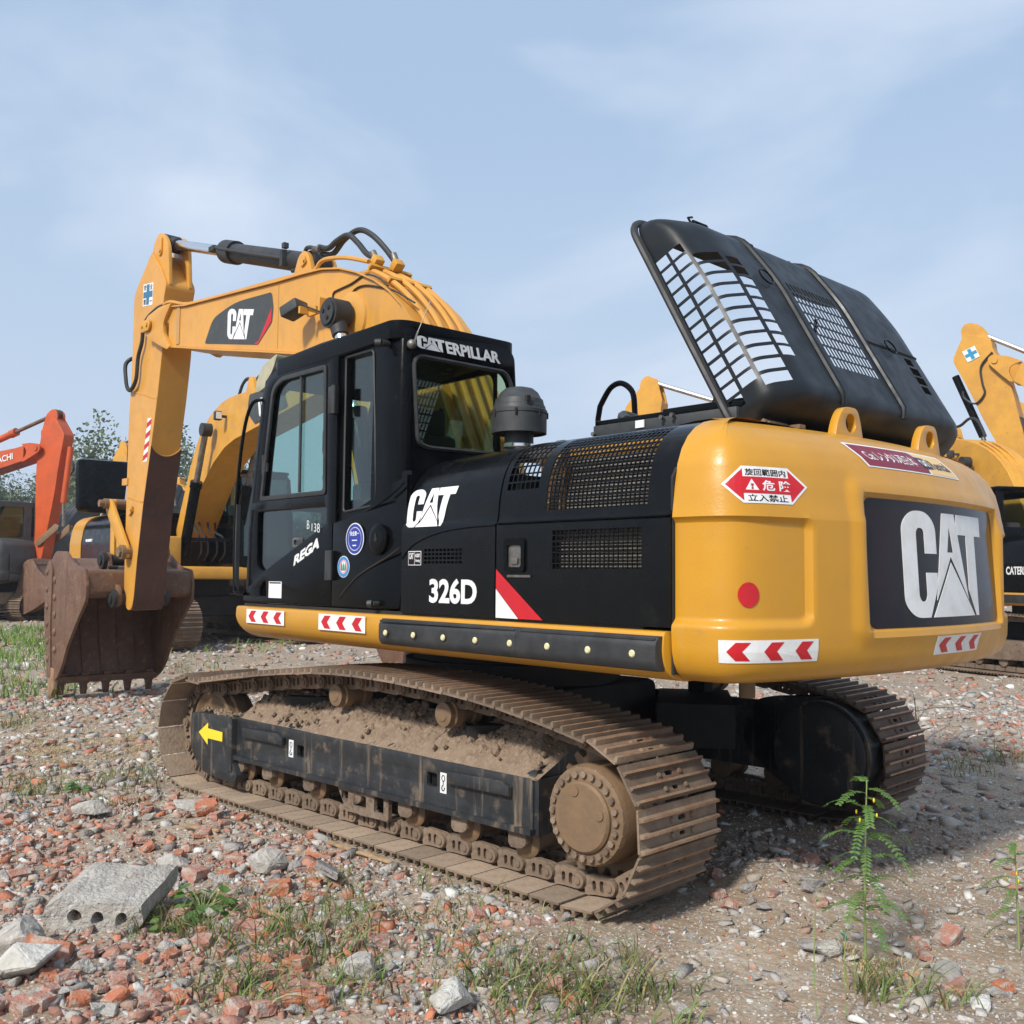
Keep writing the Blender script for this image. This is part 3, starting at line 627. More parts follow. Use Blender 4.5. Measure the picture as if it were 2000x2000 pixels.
# ---------------------------------------------------------------- cab
cl = rp([(1.385, 1.36), (1.37, 1.82), (1.34, 2.15), (1.185, 2.93), (.98, 3.06), (-.22, 3.06), (-.22, 1.36)], [.03, 0, .1, .16, .12, .02, .02], 5)
winhole = rp([(1.165, 2.105), (1.035, 2.865), (.92, 2.925), (.325, 2.925), (.305, 2.075), (1.17, 2.075)], [.02, .1, .08, .03, .03, .04], 4)
sidehole = rp([(.115, 2.93), (-.175, 2.93), (-.225, 2.05), (-.19, 1.99), (.115, 1.965)], [.02, .03, .08, .06, .03], 4)
lowhole = rp([(1.20, 2.0), (.29, 2.0), (.285, 1.885), (.66, 1.745), (1.10, 1.575), (1.20, 1.62)], [.03, .03, .05, .05, .05, .06], 4)
CAB = MB().plate(cl, [winhole, sidehole, lowhole], 1.33, 1.375, XZ, .006).plate(rp([(-.18, 1.395), (-.36, 1.390), (-.455, 1.37), (-.464, 1.292), (-.425, 1.292), (-.38, 1.33), (-.18, 1.34)], [.01, .05, .07, .005, .005, .02, .01], 6), [], 1.36, 3.03, lambda a, b, c: Vector((a, b-(.02*max(0, c-2.0)), c)), .01).build('cab', M['black'], EX, 35)
# rear wall with its window
rh = rp([(1.245, 2.36), (1.285, 2.875), (.555, 2.875), (.50, 2.80), (.475, 2.40), (.52, 2.345), (1.17, 2.335)], [.09, .08, .06, .06, .06, .05, .09], 5)
YZ = lambda x0: (lambda a, b, c: Vector((x0+c, a, b)))
MB().plate(rp([(1.30, 1.7), (1.31, 3.0), (.55, 3.05), (.47, 3.0), (.42, 2.3), (.42, 1.7)], [0, .02, .04, .08, .02, 0], 4), [rh], 0, .045, YZ(-.465), .006).build('rear_wall', M['black'], CAB, 35)
def ringof(h, k, c0):  return [(c0[0]+(p[0]-c0[0])*k[0], c0[1]+(p[1]-c0[1])*k[1]) for p in h]
MB().tube([Vector((-.468, a, b)) for a, b in ringof(rh, (1.012, 1.015), (.88, 2.6))], .014, 6, True).build('window_seal', M['rubber'], CAB)
MB().plate(rh, [], -.002, .002, YZ(-.445)).build('rear_window', M['glassgreen'], CAB, 0)
# roof, far wall, front
MB().plate(rp([(-.462, 1.33), (-.462, .44), (1.02, .44), (1.10, .54), (1.10, 1.28), (1.02, 1.40), (-.40, 1.40)], [.10, .10, .1, .1, .1, .1, .10], 5), [], 2.975, 3.085, lambda a, b, c: Vector((a, b, c-(.10*max(0, (a-.75)/.35)**2 if a > .75 else 0))), .035, 4).build('roof', M['black'], CAB, 40)
fwh = rp([(1.1, 2.0), (.98, 2.93), (-.2, 2.93), (-.3, 2.1)], .08)
MB().plate(cl, [fwh], .40, .43, XZ, .004).build('right_wall', M['black'], CAB)
fr = MB()
for y in (1.34, .44): fr.tube([(1.37, y, 1.4), (1.365, y, 1.85), (1.335, y, 2.15), (1.18, y, 2.93), (1.02, y, 3.02)], .032, 8)
fr.box((1.36, .89, 1.42), (.05, .9, .1)).box((1.355, .89, 2.05), (.04, .9, .04)).build('front_frame', M['black'], CAB)
MB().plate([(.44, 0), (1.34, 0), (1.34, 1), (.44, 1)], [], 0, .004, lambda a, b, c: Vector((1.365-.18*max(0, b-.4)/.6*1.05+c, a, 1.46+1.46*b))).build('windscreen', M['glass'], CAB, 0)
MB().plate(fwh, [], .412, .416, XZ).build('right_window', M['glass'], CAB, 0)
MB().plate(sidehole, [], 1.345, 1.349, XZ).build('side_window', M['glass'], CAB, 0)
MB().tube([Vector((a, 1.378, b)) for a, b in ringof(sidehole, (1.05, 1.02), (-.03, 2.45))], .008, 5, True).build('window_seal', M['rubber'], CAB)
# door
dl = rp([(1.345, 1.375), (1.335, 1.82), (1.305, 2.12), (1.155, 2.91), (.97, 3.005), (.185, 3.005), (.185, 1.375)], [.02, 0, .1, .14, .12, .01, .01], 5)
DOOR = MB().plate(dl, [winhole, lowhole], 1.379, 1.398, XZ, .005).build('cab_door', M['black'], EX, 35)
def frame(name, h, k, c0, y0, y1, m, par):
    MB().plate(h, [ringof(h, k, c0)], y0, y1, XZ, .002).build(name, M[m], par, 30)
frame('window_frame', winhole, (.93, .93), (.70, 2.50), 1.385, 1.404, 'rubber', DOOR)
MB().plate(winhole, [], 1.372, 1.375, XZ).build('door_window', M['glass'], DOOR, 0)
MB().tube([(.66, 1.386, 2.91), (.655, 1.386, 2.11)], .012, 6).build('sash_bar', M['rubber'], DOOR)
MB().plate(lowhole, [], 1.372, 1.375, XZ).build('lower_window', M['darkglass'], DOOR, 0)
MB().box((1.14, 1.395, 2.33), (.025, .015, .14)).box((1.10, 1.392, 2.31), (.03, .012, .06)).box((.34, 1.392, 2.42), (.03, .015, .14)).build('window_latch', M['rubber'], DOOR)
# flared lower skin on the door and behind it
dlo = rp([(1.345, 1.37), (1.33, 1.44), (1.20, 1.50), (.98, 1.61), (.66, 1.72), (.29, 1.845), (.185, 1.885), (.185, 1.37)], [.02, .04, .05, .1, .1, .05, 0, 0], 4)
MB().plate(dlo, [rp([(1.10, 1.405), (1.10, 1.47), (1.05, 1.515), (1.02, 1.515), (1.005, 1.405)], .012)], 1.396, 1.420, XZ, .012, 3).build('door_skin', M['black'], DOOR, 35)
MB().box((1.055, 1.392, 1.46), (.1, .008, .12)).build('handle_pocket', M['dark'], DOOR)
MB().tube([(1.10, 1.412, 1.405), (1.008, 1.412, 1.405)], .006).build('door_handle', M['black'], DOOR)
MB().plate(rrect(.67, 1.775, .13, .065, .02), [rrect(.67, 1.775, .10, .035, .012)], 1.377, 1.384, XZ).build('inside_handle', M['steel'], DOOR)
for z in (2.67, 1.62):
    MB().box((.195, 1.425, z), (.075, .035, .175 if z > 2 else .19), bev=.006).cyl((.165, 1.44, z-.09), (.165, 1.44, z+.09), .016, n=10).build('hinge', M['rubber'], DOOR)
sh = rp([(.175, 1.37), (.175, 1.885), (-.06, 1.925), (-.26, 1.975), (-.42, 2.035), (-.548, 2.10), (-.548, 1.37)], [0, 0, .1, .1, .1, .02, .02], 4)
CP = MB().plate(sh, [], 1.375, 1.421, lambda a, b, c: Vector((a, c-.06*max(0, (b-1.86)/.2)**1.5 if b > 1.86 else c, b)), .014, 3).build('cab_base_panel', M['black'], EX, 35)
MB().plate([(.175, 1.37), (.175, 1.9), (-.54, 2.15), (-.54, 1.37)], [], 1.2, 1.374, lambda a, b, c: Vector((a, c, b))).box((-.5, .95, 1.75), (.1, .8, .85)).build('storage_wall', M['black'], EX)
ar = smooth_path([(.08, 1.42, 1.42), (-.01, 1.42, 1.49), (-.12, 1.421, 1.555), (-.23, 1.421, 1.60), (-.43, 1.421, 1.67), (-.545, 1.421, 1.72)], 5)
MB().tube(ar, .007, 6).build('panel_crease', mat('crease brown', (.016, .010, .007), .5), CP)
MB().tube(smooth_path([Vector((x, 1.4, z)) for x, z in ((.175, 1.885), (-.06, 1.925), (-.26, 1.975), (-.42, 2.035), (-.548, 2.10))], 4), .006, 6).build('shoulder_bead', M['black'], CP)
MB().lathe([(.093, 0), (.091, .012), (.075, .022), (.05, .024), (.0001, .024)], (-.325, 1.415, 1.775), 'y', 36).build('filler_cap', M['plastic'] if 0 else M['black'], CP)
MB().cyl((-.325, 1.438, 1.775), (-.325, 1.442, 1.775), .014).box((-.325, 1.44, 1.79), (.012, .006, .035)).build('lock_slot', M['dark'], CP)
MB().cyl((-.335, 1.41, 1.395), (-.335, 1.46, 1.395), .014).cyl((-.335, 1.46, 1.395), (-.31, 1.475, 1.393), .022).build('latch_knob', M['plastic'], CP)
# stickers and writing
CIR = lambda cx, cz, r, n=32: [(cx+r*math.cos(t), cz+r*math.sin(t)) for t in np.linspace(0, 2*math.pi, n+1)[:-1]]
shape([CIR(.078, 1.782, .098)], 'round_sticker', M['white'], SD(1.4215), CP)
shape([[CIR(.078, 1.782, .091), CIR(.078, 1.782, .073)], CIR(.078, 1.782, .068)], 'sticker_ring', M['blue'], SD(1.423), CP)
words('安全第一', 'sticker_text', M['white'], SD(1.4245), (.03, .126, 1.80, 1.83), CP, .02, .0006)
shape([[(.05, 1.77), (.106, 1.77), (.106, 1.776), (.05, 1.776)], [(.055, 1.745), (.10, 1.745), (.095, 1.738), (.06, 1.738)]], 'sticker_mark', M['white'], SD(1.4245), CP, .0006)
shape([CIR(-.042, 1.612, .067)], 'round_sticker', M['white'], SD(1.4215), CP)
shape([[CIR(-.042, 1.612, .063), CIR(-.042, 1.612, .044)]], 'sticker_ring', mat('sky blue decal', (.04, .22, .5), .4), SD(1.423), CP)
shape([[CIR(-.042, 1.612, .041), CIR(-.042, 1.612, .034)]], 'sticker_ring', mat('pink decal', (.75, .25, .32), .4), SD(1.423), CP)
shape([[(x-.009, 1.588), (x+.009, 1.588), (x+.007, 1.62), (x, 1.638), (x-.007, 1.62)] for x in (-.063, -.042, -.021)], 'sticker_trees', M['green'], SD(1.423), CP, .0008)
T = M['white']
quad = lambda *p: (tuple((-a, b) for a, b in p),)
words('REGA', 'door_lettering', T, SD(1.4205), quad((.65, 1.615), (.335, 1.735), (.315, 1.815), (.635, 1.685)), DOOR, .045, .0015)
words('B', 'chalk_mark', T, SD(1.405), (-.515, -.485, 1.86, 1.915), DOOR, -.012, .0006)
words('138', 'chalk_mark', T, SD(1.405), quad((.455, 1.845), (.355, 1.83), (.358, 1.89), (.455, 1.895)), DOOR, -.012, .0006)
shape([[(-.975, 1.40), (-.80, 1.40), (-.80, 1.512), (-.975, 1.512)]], 'paper_label', M['white'], SD(1.4205), DOOR)
shape([[(-.965, 1.498), (-.81, 1.498), (-.81, 1.507), (-.965, 1.507)]], 'label_print', M['decalblack'], SD(1.4220), DOOR, .0005)
put_emblem(lambda a, b, d: Vector((-.474-d, -a, b)), ((-1.262, 2.925), (-1.045, 2.925), (-1.065, 3.0), (-1.272, 3.0)), CAB, 'roof_lettering')
words('ERPILLAR', 'roof_lettering', T, lambda a, b, d: Vector((-.474-d, -a, b)), ((( -1.035, 2.925), (-.60, 2.925), (-.615, 2.998), (-1.055, 2.998)),), CAB, .035, .002)
MB().sph((-.485, 1.315, 2.935), .03, 12).cyl((-.49, 1.30, 2.95), (-.50, 1.28, 3.02), .006, n=6).cyl((-.50, 1.28, 3.02), (-.50, 1.19, 3.22), .0025, n=5).build('antenna', M['steel'], CAB)
MB().cyl((-.34, 1.38, 2.95), (-.34, 1.43, 2.95), .02).cyl((-.34, 1.43, 2.95), (-.31, 1.455, 2.95), .024).build('corner_knob', M['rubber'], CAB)
MB().cyl((-.22, 1.3, 3.08), (-.22, 1.3, 3.11), .018).build('roof_plug', M['rubber'], CAB)
MB().tube([(1.0, 1.372, 3.04), (.4, 1.385, 3.065), (-.18, 1.385, 3.068)], .016, 6).build('rain_gutter', M['black'], CAB)
MB().plate(rp([(1.04, 3.12), (1.26, 3.06), (1.36, 2.93), (1.33, 2.87), (1.20, 2.90), (1.10, 3.02)], .04), [], 1.16, 1.36, XZ, .02, 3).build('head_lamp', M['beige'], CAB)
MB().box((1.22, 1.25, 2.90), (.05, .1, .08)).build('lamp_bracket', M['black'], CAB)
MB().tube(smooth_path([(1.30, 1.43, 1.42), (1.385, 1.45, 1.43), (1.42, 1.45, 1.50), (1.43, 1.45, 2.0), (1.36, 1.45, 2.5), (1.26, 1.44, 2.76), (1.18, 1.39, 2.80)], 5), .013, 7).build('grab_bar', M['black'], CAB)
MB().box((1.42, 1.44, 1.75), (.03, .03, .62)).build('mirror_stay', M['plastic'], CAB)
# inside
MB().box((.42, .90, 1.42), (1.7, .86, .06)).box((-.25, .9, 1.62), (.3, .8, .42)).build('cab_floor', M['dark'], CAB)
MB().box((.22, .9, 1.86), (.48, .5, .12), bev=.04).box((-.03, .9, 2.18), (.12, .48, .62), Matrix.Rotation(R(-10), 3, 'Y'), bev=.05).box((-.09, .9, 2.55), (.08, .28, .18), bev=.03).box((.2, 1.18, 2.02), (.35, .08, .06), bev=.02).box((.2, .62, 2.02), (.35, .08, .06), bev=.02).box((.2, .9, 1.65), (.4, .4, .36)).build('driver_seat', M['seat'], CAB)
MB().box((.45, 1.2, 1.85), (.3, .12, .35), bev=.02).cyl((.55, 1.2, 2.0), (.62, 1.2, 2.2), .015).sph((.62, 1.2, 2.22), .03).box((1.15, .55, 2.0), (.12, .12, .5), bev=.02).tube(smooth_path([(.36, .5, 2.05), (.42, .46, 2.35), (.36, .46, 2.65), (.3, .46, 2.75)], 5), .018).build('levers', M['plastic'], CAB)
# ---------------------------------------------------------------- boom
bt = [(5.40, 4.50), (5.06, 4.445), (4.15, 4.37), (3.07, 4.28), (2.60, 4.25), (2.26, 4.22), (1.97, 4.16), (1.71, 4.07), (1.45, 3.95), (1.24, 3.82), (1.06, 3.67), (.88, 3.47), (.66, 3.12), (.45, 2.70), (.25, 2.30), (.10, 2.0)]
bb = [(.18, 1.80), (.42, 1.83), (.90, 2.38), (1.30, 2.82), (1.75, 3.18), (2.2, 3.42), (2.6, 3.54), (2.9, 3.595), (3.24, 3.66), (4.12, 3.82), (5.38, 4.06)]
BO = MB().plate(bt+bb, [], -.285, .262, XZ, .008).build('boom', M['armyellow'], EX, 22)
fl = MB()
tp = [Vector((x, 0, z)) for x, z in bt[:-1]]
def strip(pts, o0, o1, y0, y1):
    m = MB.__new__(MB); return m
def flange(mb, pts, th, y0, y1, side):
    P = [Vector(p) for p in pts]; off = []
    for i, p in enumerate(P):
        t = (P[min(i+1, len(P)-1)]-P[max(i-1, 0)]).normalized(); n = Vector((-t.y, t.x))*side; off.append(p+n*th)
    mb.plate([tuple(p) for p in P]+[tuple(p) for p in off[::-1]], [], y0, y1, XZ)
flange(fl, [(p[0], p[1]+.001) for p in bt[:-1]], .014, -.315, .29, -1); flange(fl, [(p[0], p[1]-.001) for p in bb[1:]], .014, -.315, .29, -1)
fl.build('boom_flange', M['armyellow'], BO, 22)
fo = rp([(6.03, 4.50), (5.68, 4.55), (5.36, 4.535), (5.50, 4.42), (5.56, 4.34), (5.54, 4.22), (5.36, 4.05), (5.44, 4.03), (5.70, 4.13), (6.02, 4.27), (6.10, 4.38)], [.06, .05, .02, .03, .04, .04, .02, .02, .05, .08, .08], 4)
fk = MB()
fk.plate(fo, [], .262, .305, XZ, .006).plate(fo, [], -.33, -.286, XZ, .006)
fk.plate([(5.40, 4.50), (5.5, 4.42), (5.5, 4.14), (5.38, 4.06), (5.28, 4.04), (5.28, 4.49)], [], -.284, .261).cyl((5.93, -.32, 4.38), (5.93, .30, 4.38), .12, n=28)
fk.build('boom_fork', M['armyellow'], BO, 25)
MB().cyl((5.93, -.36, 4.38), (5.93, .315, 4.38), .055).plate(rrect(5.99, 4.385, .26, .13, .06), [], .32, .34, XZ, .004).cyl((5.93, .34, 4.39), (5.93, .355, 4.39), .026, n=6).cyl((6.06, .34, 4.385), (6.06, .355, 4.385), .018, n=6).build('pivot_pin', M['yellow2'], BO)
MB().box((3.04, .2635, 3.955), (.007, .004, .60)).box((5.24, .266, 4.27), (.08, .012, .42)).build('weld_seam', mat('weld', (.45, .25, .08), .5), BO)
lg = rp([(4.57, 3.965), (4.40, 4.19), (3.92, 4.265), (3.17, 4.215), (3.13, 4.06), (3.15, 3.92), (3.42, 3.75), (3.50, 3.765), (4.55, 3.95)], [.04, .10, .2, .04, .03, .03, .02, .02, .03], 4)
SB = SD(.2635)
shape([[(-a, b) for a, b in lg]], 'boom_decal', M['decalgrey'], SB, BO)
shape([[(-3.50, 3.772), (-3.42, 3.755), (-3.17, 3.93), (-3.16, 4.07), (-3.40, 3.79)]], 'boom_decal_stripe', M['red'], SD(.2648), BO)
put_emblem(SD(.2650), ((-4.06, 3.915), (-3.60, 3.835), (-3.51, 4.115), (-4.06, 4.225)), BO, 'boom_lettering')
for y, s in ((.262, 1), (-.285, -1)):
    MB().lathe([(.235, 0), (.225, .02*s), (.15, .045*s), (.10, .055*s), (.10, .09*s)], (1.80, y, 3.70), 'y', 40).build('cylinder_boss', M['armyellow'], BO)
# work lamp on the boom
MB().box((2.44, .44, 3.87), (.20, .16, .10), Matrix.Rotation(R(20), 3, 'Y') @ Matrix.Rotation(R(15), 3, 'Z'), bev=.012).build('work_lamp', M['plastic'], BO)
MB().box((2.24, .37, 3.83), (.14, .03, .07)).box((2.13, .32, 3.86), (.03, .12, .14)).box((2.30, .42, 3.84), (.03, .10, .06)).build('lamp_bracket', M['armyellow'], BO)
# hydraulic pipes over the back of the boom
pp = MB()
def off_curve(pts, d, y):
    P = [Vector(p) for p in pts]; o = []
    for i, p in enumerate(P):
        t = (P[min(i+1, len(P)-1)]-P[max(i-1, 0)]).normalized(); o.append(Vector((p.x+t.y*-d*-1*-1, y, p.y-t.x*d)) if 0 else Vector((p.x-(-t.y)*-d*-1, y, p.y+(-t.x)*d)))
    return o
curv = [(1.66, 4.05), (1.45, 3.95), (1.24, 3.82), (1.06, 3.67), (.88, 3.47), (.66, 3.12), (.45, 2.70), (.25, 2.30)]
for y, d in ((.20, .055), (.10, .075), (-.02, .075), (-.14, .06)):
    P = []
    for i, (x, z) in enumerate(curv):
        a, b = curv[max(i-1, 0)], curv[min(i+1, len(curv)-1)]; t = Vector((b[0]-a[0], b[1]-a[1])).normalized(); n = Vector((t.y, -t.x))
        if n.y < 0: n = -n
        P.append(Vector((x+n.x*d, y, z+n.y*d)))
    pp.tube(smooth_path(P, 4), .024, 8)
pp.tube(smooth_path([(1.62, .22, 4.16), (1.95, .22, 4.27), (2.25, .22, 4.33), (2.38, .22, 4.33), (2.52, .22, 4.27), (3.0, .22, 4.32), (4.2, .22, 4.41), (5.1, .22, 4.49), (5.55, .22, 4.60), (5.75, .22, 4.60), (5.95, .21, 4.50)], 4), .02, 7)
pp.tube(smooth_path([(1.62, -.1, 4.14), (2.2, -.15, 4.28), (3.0, -.2, 4.32), (4.2, -.2, 4.41), (5.1, -.2, 4.49)], 4), .02, 7)
pp.split('hydraulic_pipe', M['armyellow'], BO)
cb = MB()
for (x, z) in ((1.30, 3.94), (1.58, 4.11)): cb.box((x, .03, z), (.05, .42, .03), Matrix.Rotation(R(35), 3, 'Y'))
cb.box((1.60, .15, 4.17), (.08, .09, .09), Matrix.Rotation(R(-50), 3, 'Y'), bev=.01).box((1.52, .0, 4.15), (.08, .09, .09), Matrix.Rotation(R(-50), 3, 'Y'), bev=.01).build('pipe_clamp', M['yellow2'], BO)
hs = MB()
hs.tube(smooth_path([(1.66, .14, 4.22), (1.81, .12, 4.30), (1.98, .1, 4.44), (2.13, .1, 4.54), (2.32, .1, 4.53), (2.45, .1, 4.50), (2.61, .1, 4.55)], 6), .026, 9)
hs.tube(smooth_path([(1.57, .0, 4.21), (1.72, .0, 4.36), (1.88, .02, 4.50), (2.05, .04, 4.58), (2.25, .06, 4.54), (2.45, .05, 4.46), (2.62, .06, 4.50)], 6), .026, 9)
hs.tube(smooth_path([(2.62, .12, 4.53), (2.78, .12, 4.58), (2.84, .12, 4.52), (2.90, .12, 4.42), (3.05, .12, 4.42)], 5), .02, 8)
hs.split('hydraulic_hose', M['hose'], BO)
MB().cyl((1.62, .145, 4.19), (1.68, .14, 4.27), .03).cyl((1.53, .0, 4.17), (1.58, .0, 4.26), .03).cyl((2.56, .12, 4.515), (2.66, .12, 4.535), .03).build('hose_fitting', M['steel'], BO)
wr = MB()
for P in ([(2.09, 3.93), (2.07, 3.98), (1.99, 3.99), (1.8, 4.0), (1.59, 4.03), (1.41, 3.97), (1.26, 3.87)], [(1.88, 3.86), (1.74, 3.94), (1.58, 3.94), (1.37, 3.88), (1.17, 3.81), (.9, 3.66)]):
    wr.tube(smooth_path([(x, .272, z) for x, z in P], 4), .008, 5)
wr.tube(smooth_path([(2.33, .42, 3.9), (2.22, .41, 3.85), (2.07, .4, 3.79), (1.95, .4, 3.76)], 4), .008, 5); wr.split('cable', M['hose'], BO)
# ---- boom cylinders
for y, s in ((.42, 1), (-.445, -1)):
    a, b = Vector((1.78, y, 3.71)), Vector((.98, y, 1.52)); d = (b-a).normalized()
    cy = MB().cyl(a+d*.95, b, .085, n=24).cyl(a+d*.9, a+d*1.0, .098, n=24); cyo = cy.build('boom_cylinder', M['black'], EX)
    MB().cyl(a+d*.05, a+d*.95, .052, n=24).build('piston_rod', M['chrome'], cyo)
    MB().cyl((a.x, y-.08, a.z), (a.x, y+.08, a.z), .125, n=28).cyl((a.x, y+.08*s, a.z), (a.x, y+.10*s, a.z), .10, n=28).cyl(a, a+d*.2, .085, .07, n=20).build('rod_eye', M['rubber'], cyo)
    b3 = MB()
    for t in (.4, 2.4, 4.4): b3.cyl((a.x+.05*math.cos(t), y+.10*s, a.z+.05*math.sin(t)), (a.x+.05*math.cos(t), y+.112*s, a.z+.05*math.sin(t)), .018, n=6)
    b3.split('pin_bolt', M['dark'], cyo)
MB().plate([(.7, 1.33), (1.25, 1.33), (1.1, 1.62), (.9, 1.62)], [], .33, .37, XZ).plate([(-.15, 1.33), (.7, 1.33), (.42, 1.98), (.1, 2.0)], [], .27, .31, XZ).plate([(-.15, 1.33), (.7, 1.33), (.42, 1.98), (.1, 2.0)], [], -.34, -.30, XZ).build('boom_foot_bracket', M['yellow2'], EX)
MB().box((.4, -.95, 1.62), (1.7, .85, .55), bev=.04).box((-.4, -.95, 1.9), (.8, .8, .7), bev=.04).build('tool_box', M['yellow2'], EX)
# ---- stick cylinder
a, b = Vector((6.12, 0, 5.455)), Vector((2.80, 0, 4.455)); d = (b-a).normalized()
sc = MB().cyl(a+d*1.62, b-d*.06, .098, n=32).cyl(a+d*1.52, a+d*1.76, .125, n=32).cyl(a+d*1.46, a+d*1.52, .10, .12, n=32).cyl((2.80, -.09, 4.455), (2.80, .09, 4.455), .11, n=28).build('stick_cylinder', M['rubber'], EX)
MB().cyl(a+d*.1, a+d*1.5, .058, n=28).build('piston_rod', M['chrome'], sc)
MB().cyl((a.x, -.09, a.z), (a.x, .09, a.z), .10, n=28).cyl(a, a+d*.2, .08, .075, n=20).build('rod_eye', M['rubber'], sc)
n3 = Vector((-d.z, 0, d.x)); n3 = n3 if n3.z > 0 else -n3
f1 = a+d*1.62+Vector((0, .125, 0)); f2 = b-d*.45+Vector((0, .12, 0))
t_ = MB().tube([a+d*1.36+Vector((0, .10, 0))+n3*.02, f1+n3*.01, f1.lerp(f2, .5), f2], .017, 7).box(f2+Vector((0, .0, 0)), (.05, .05, .16)).box(a+d*1.40+Vector((0, .08, 0)), (.12, .10, .05)).box(f2+n3*.12, (.05, .05, .05))
t_.build('cylinder_pipe', M['rubber'], sc)
ey = MB()
ep = rp([(2.62, 4.24), (2.72, 4.50), (2.80, 4.56), (2.90, 4.52), (3.02, 4.28)], [0, .06, .08, .06, 0], 5)
for y in (.10, -.15): ey.plate(ep, [], y, y+.045, XZ, .005)
ey.plate([(2.25, 4.22), (2.62, 4.36), (2.62, 4.25)], [], -.06, .02).cyl((2.80, -.17, 4.455), (2.80, .165, 4.455), .05).cyl((2.76, .15, 4.44), (2.76, .165, 4.44), .02, n=6).build('cylinder_lug', M['armyellow'], BO)
MB().box((3.42, .1, 4.34), (.14, .08, .05)).build('grease_block', M['bucket'], BO)
# ---- stick
fs = [(6.25, 5.34), (6.735, 4.93), (6.73, 4.54), (6.74, 3.89), (6.78, 3.34), (6.77, 2.04), (6.76, 1.44), (6.72, 1.19), (6.62, 1.10), (6.50, 1.14), (6.45, 1.28), (6.39, 1.70), (6.26, 2.36), (6.10, 2.97), (5.96, 3.55), (5.845, 4.15), (5.865, 4.70), (5.80, 4.87)]
ST = MB().plate(rp(fs+[(5.98, 5.10)], [.05, .1, .2, .2, .2, .2, .1, .08, .08, .06, .05, .1, .2, .2, .1, .2, .05, .05, .02], 3), [], -.172, .182, XZ, .008).build('stick', M['armyellow'], EX, 22)
er = rp([(5.80, 4.87), (5.86, 5.36), (5.98, 5.50), (6.12, 5.56), (6.26, 5.48), (6.32, 5.30), (6.22, 5.20), (6.02, 4.95), (5.92, 4.80)], [.02, .1, .08, .06, .08, .05, .05, .05, .0], 4)
e2 = MB()
for y in (.105, -.135): e2.plate(er, [], y, y+.04, XZ, .006)
e2.plate([(6.02, 5.08), (6.25, 5.34), (6.32, 5.3), (6.05, 5.0)], [], -.165, .175).cyl((6.12, -.15, 5.455), (6.12, .158, 5.455), .045).plate(rrect(6.06, 5.38, .10, .22, .045), [], .146, .166, XZ, .004).cyl((6.04, .166, 5.32), (6.04, .18, 5.32), .022, n=6).build('stick_ear', M['armyellow'], ST)
MB().plate([(6.60, 4.0), (6.82, 4.05), (6.84, 3.4), (6.78, 3.34)], [], -.06, .06).box((6.30, .184, 3.645), (.68, .006, .02), Matrix.Rotation(R(-14), 3, 'Y')).box((6.50, .184, 2.42), (.46, .008, .02), Matrix.Rotation(R(-9.5), 3, 'Y')).build('weld_seam', M['yellow2'], ST)
rearx = lambda z: float(np.interp(z, [1.12, 1.28, 1.70, 2.36, 2.97, 3.55], [6.50, 6.45, 6.39, 6.26, 6.10, 5.96]))
def wp(u, v):
    zt = 3.03-.115*(1-(abs(u-.005)/.182)**2)**.8 if abs(u-.005) < .182 else 3.03
    z = 1.125+(zt-1.125)*v; return Vector((rearx(z)-.014, u, z))
MB().sheet(list(np.linspace(-.177, .187, 17)), list(np.linspace(0, 1, 40)), wp, [], .013).build('wear_plate', M['rustwear'], ST)
MB().tube([wp(u, 1)+Vector((-.002, 0, .006)) for u in np.linspace(-.175, .185, 17)], .008, 5).build('weld_bead', M['armyellow'], ST)
MB().box((6.80, .17, 2.65), (.16, .06, .08)).box((6.58, .20, 2.27), (.10, .02, .03), Matrix.Rotation(R(35), 3, 'Y')).box((6.55, .20, 2.31), (.03, .02, .06)).build('hose_bracket', M['armyellow'], ST)
hz_ = [(-6.31, 2.85), (-6.19, 2.85), (-6.085, 3.35), (-6.20, 3.36)]
SS = SD(.183)
shape([hz_], 'hazard_strip', M['white'], SS, ST)
P = []
for k in range(4):
    t0, t1 = k/4+.02, k/4+.14
    L_ = lambda t: (-6.31+(.11*t), 2.85+.51*t); R_ = lambda t: (-6.19+(.105*t), 2.85+.5*t)
    P.append([L_(t0), R_(min(t0+.09, 1)), R_(min(t1+.09, 1)), L_(t1)])
shape(P, 'hazard_stripe', M['red'], SD(.1845), ST)
q4 = lambda u, v: (lambda bl, br, tr, tl: tuple(np.array(bl)*(1-u)*(1-v)+np.array(br)*u*(1-v)+np.array(tr)*u*v+np.array(tl)*(1-u)*v))((-6.46, 4.73), (-6.17, 4.70), (-6.16, 4.965), (-6.45, 4.995))
SQ = lambda off: (lambda a, b, d: (lambda p: Vector((-p[0], .183+off+d, p[1])))(q4(a, b)))
shape([[(0, 0), (1, 0), (1, 1), (0, 1)]], 'safety_sticker', M['white'], SQ(0), ST)
cross = [(.36, .04), (.64, .04), (.64, .36), (.96, .36), (.96, .64), (.64, .64), (.64, .96), (.36, .96), (.36, .64), (.04, .64), (.04, .36), (.36, .36)]
shape([cross], 'safety_cross', M['cyan'] if 0 else mat('cross blue', (.03, .14, .26), .4), SQ(.0015), ST)
for ch, r4 in (('安', (.06, .32, .70, .96)), ('全', (.68, .94, .70, .96)), ('第', (.06, .32, .05, .31)), ('一', (.70, .92, .16, .20))):
    words(ch, 'sticker_text', M['decalblack'], SQ(.0015), r4, ST, .02, .0006)
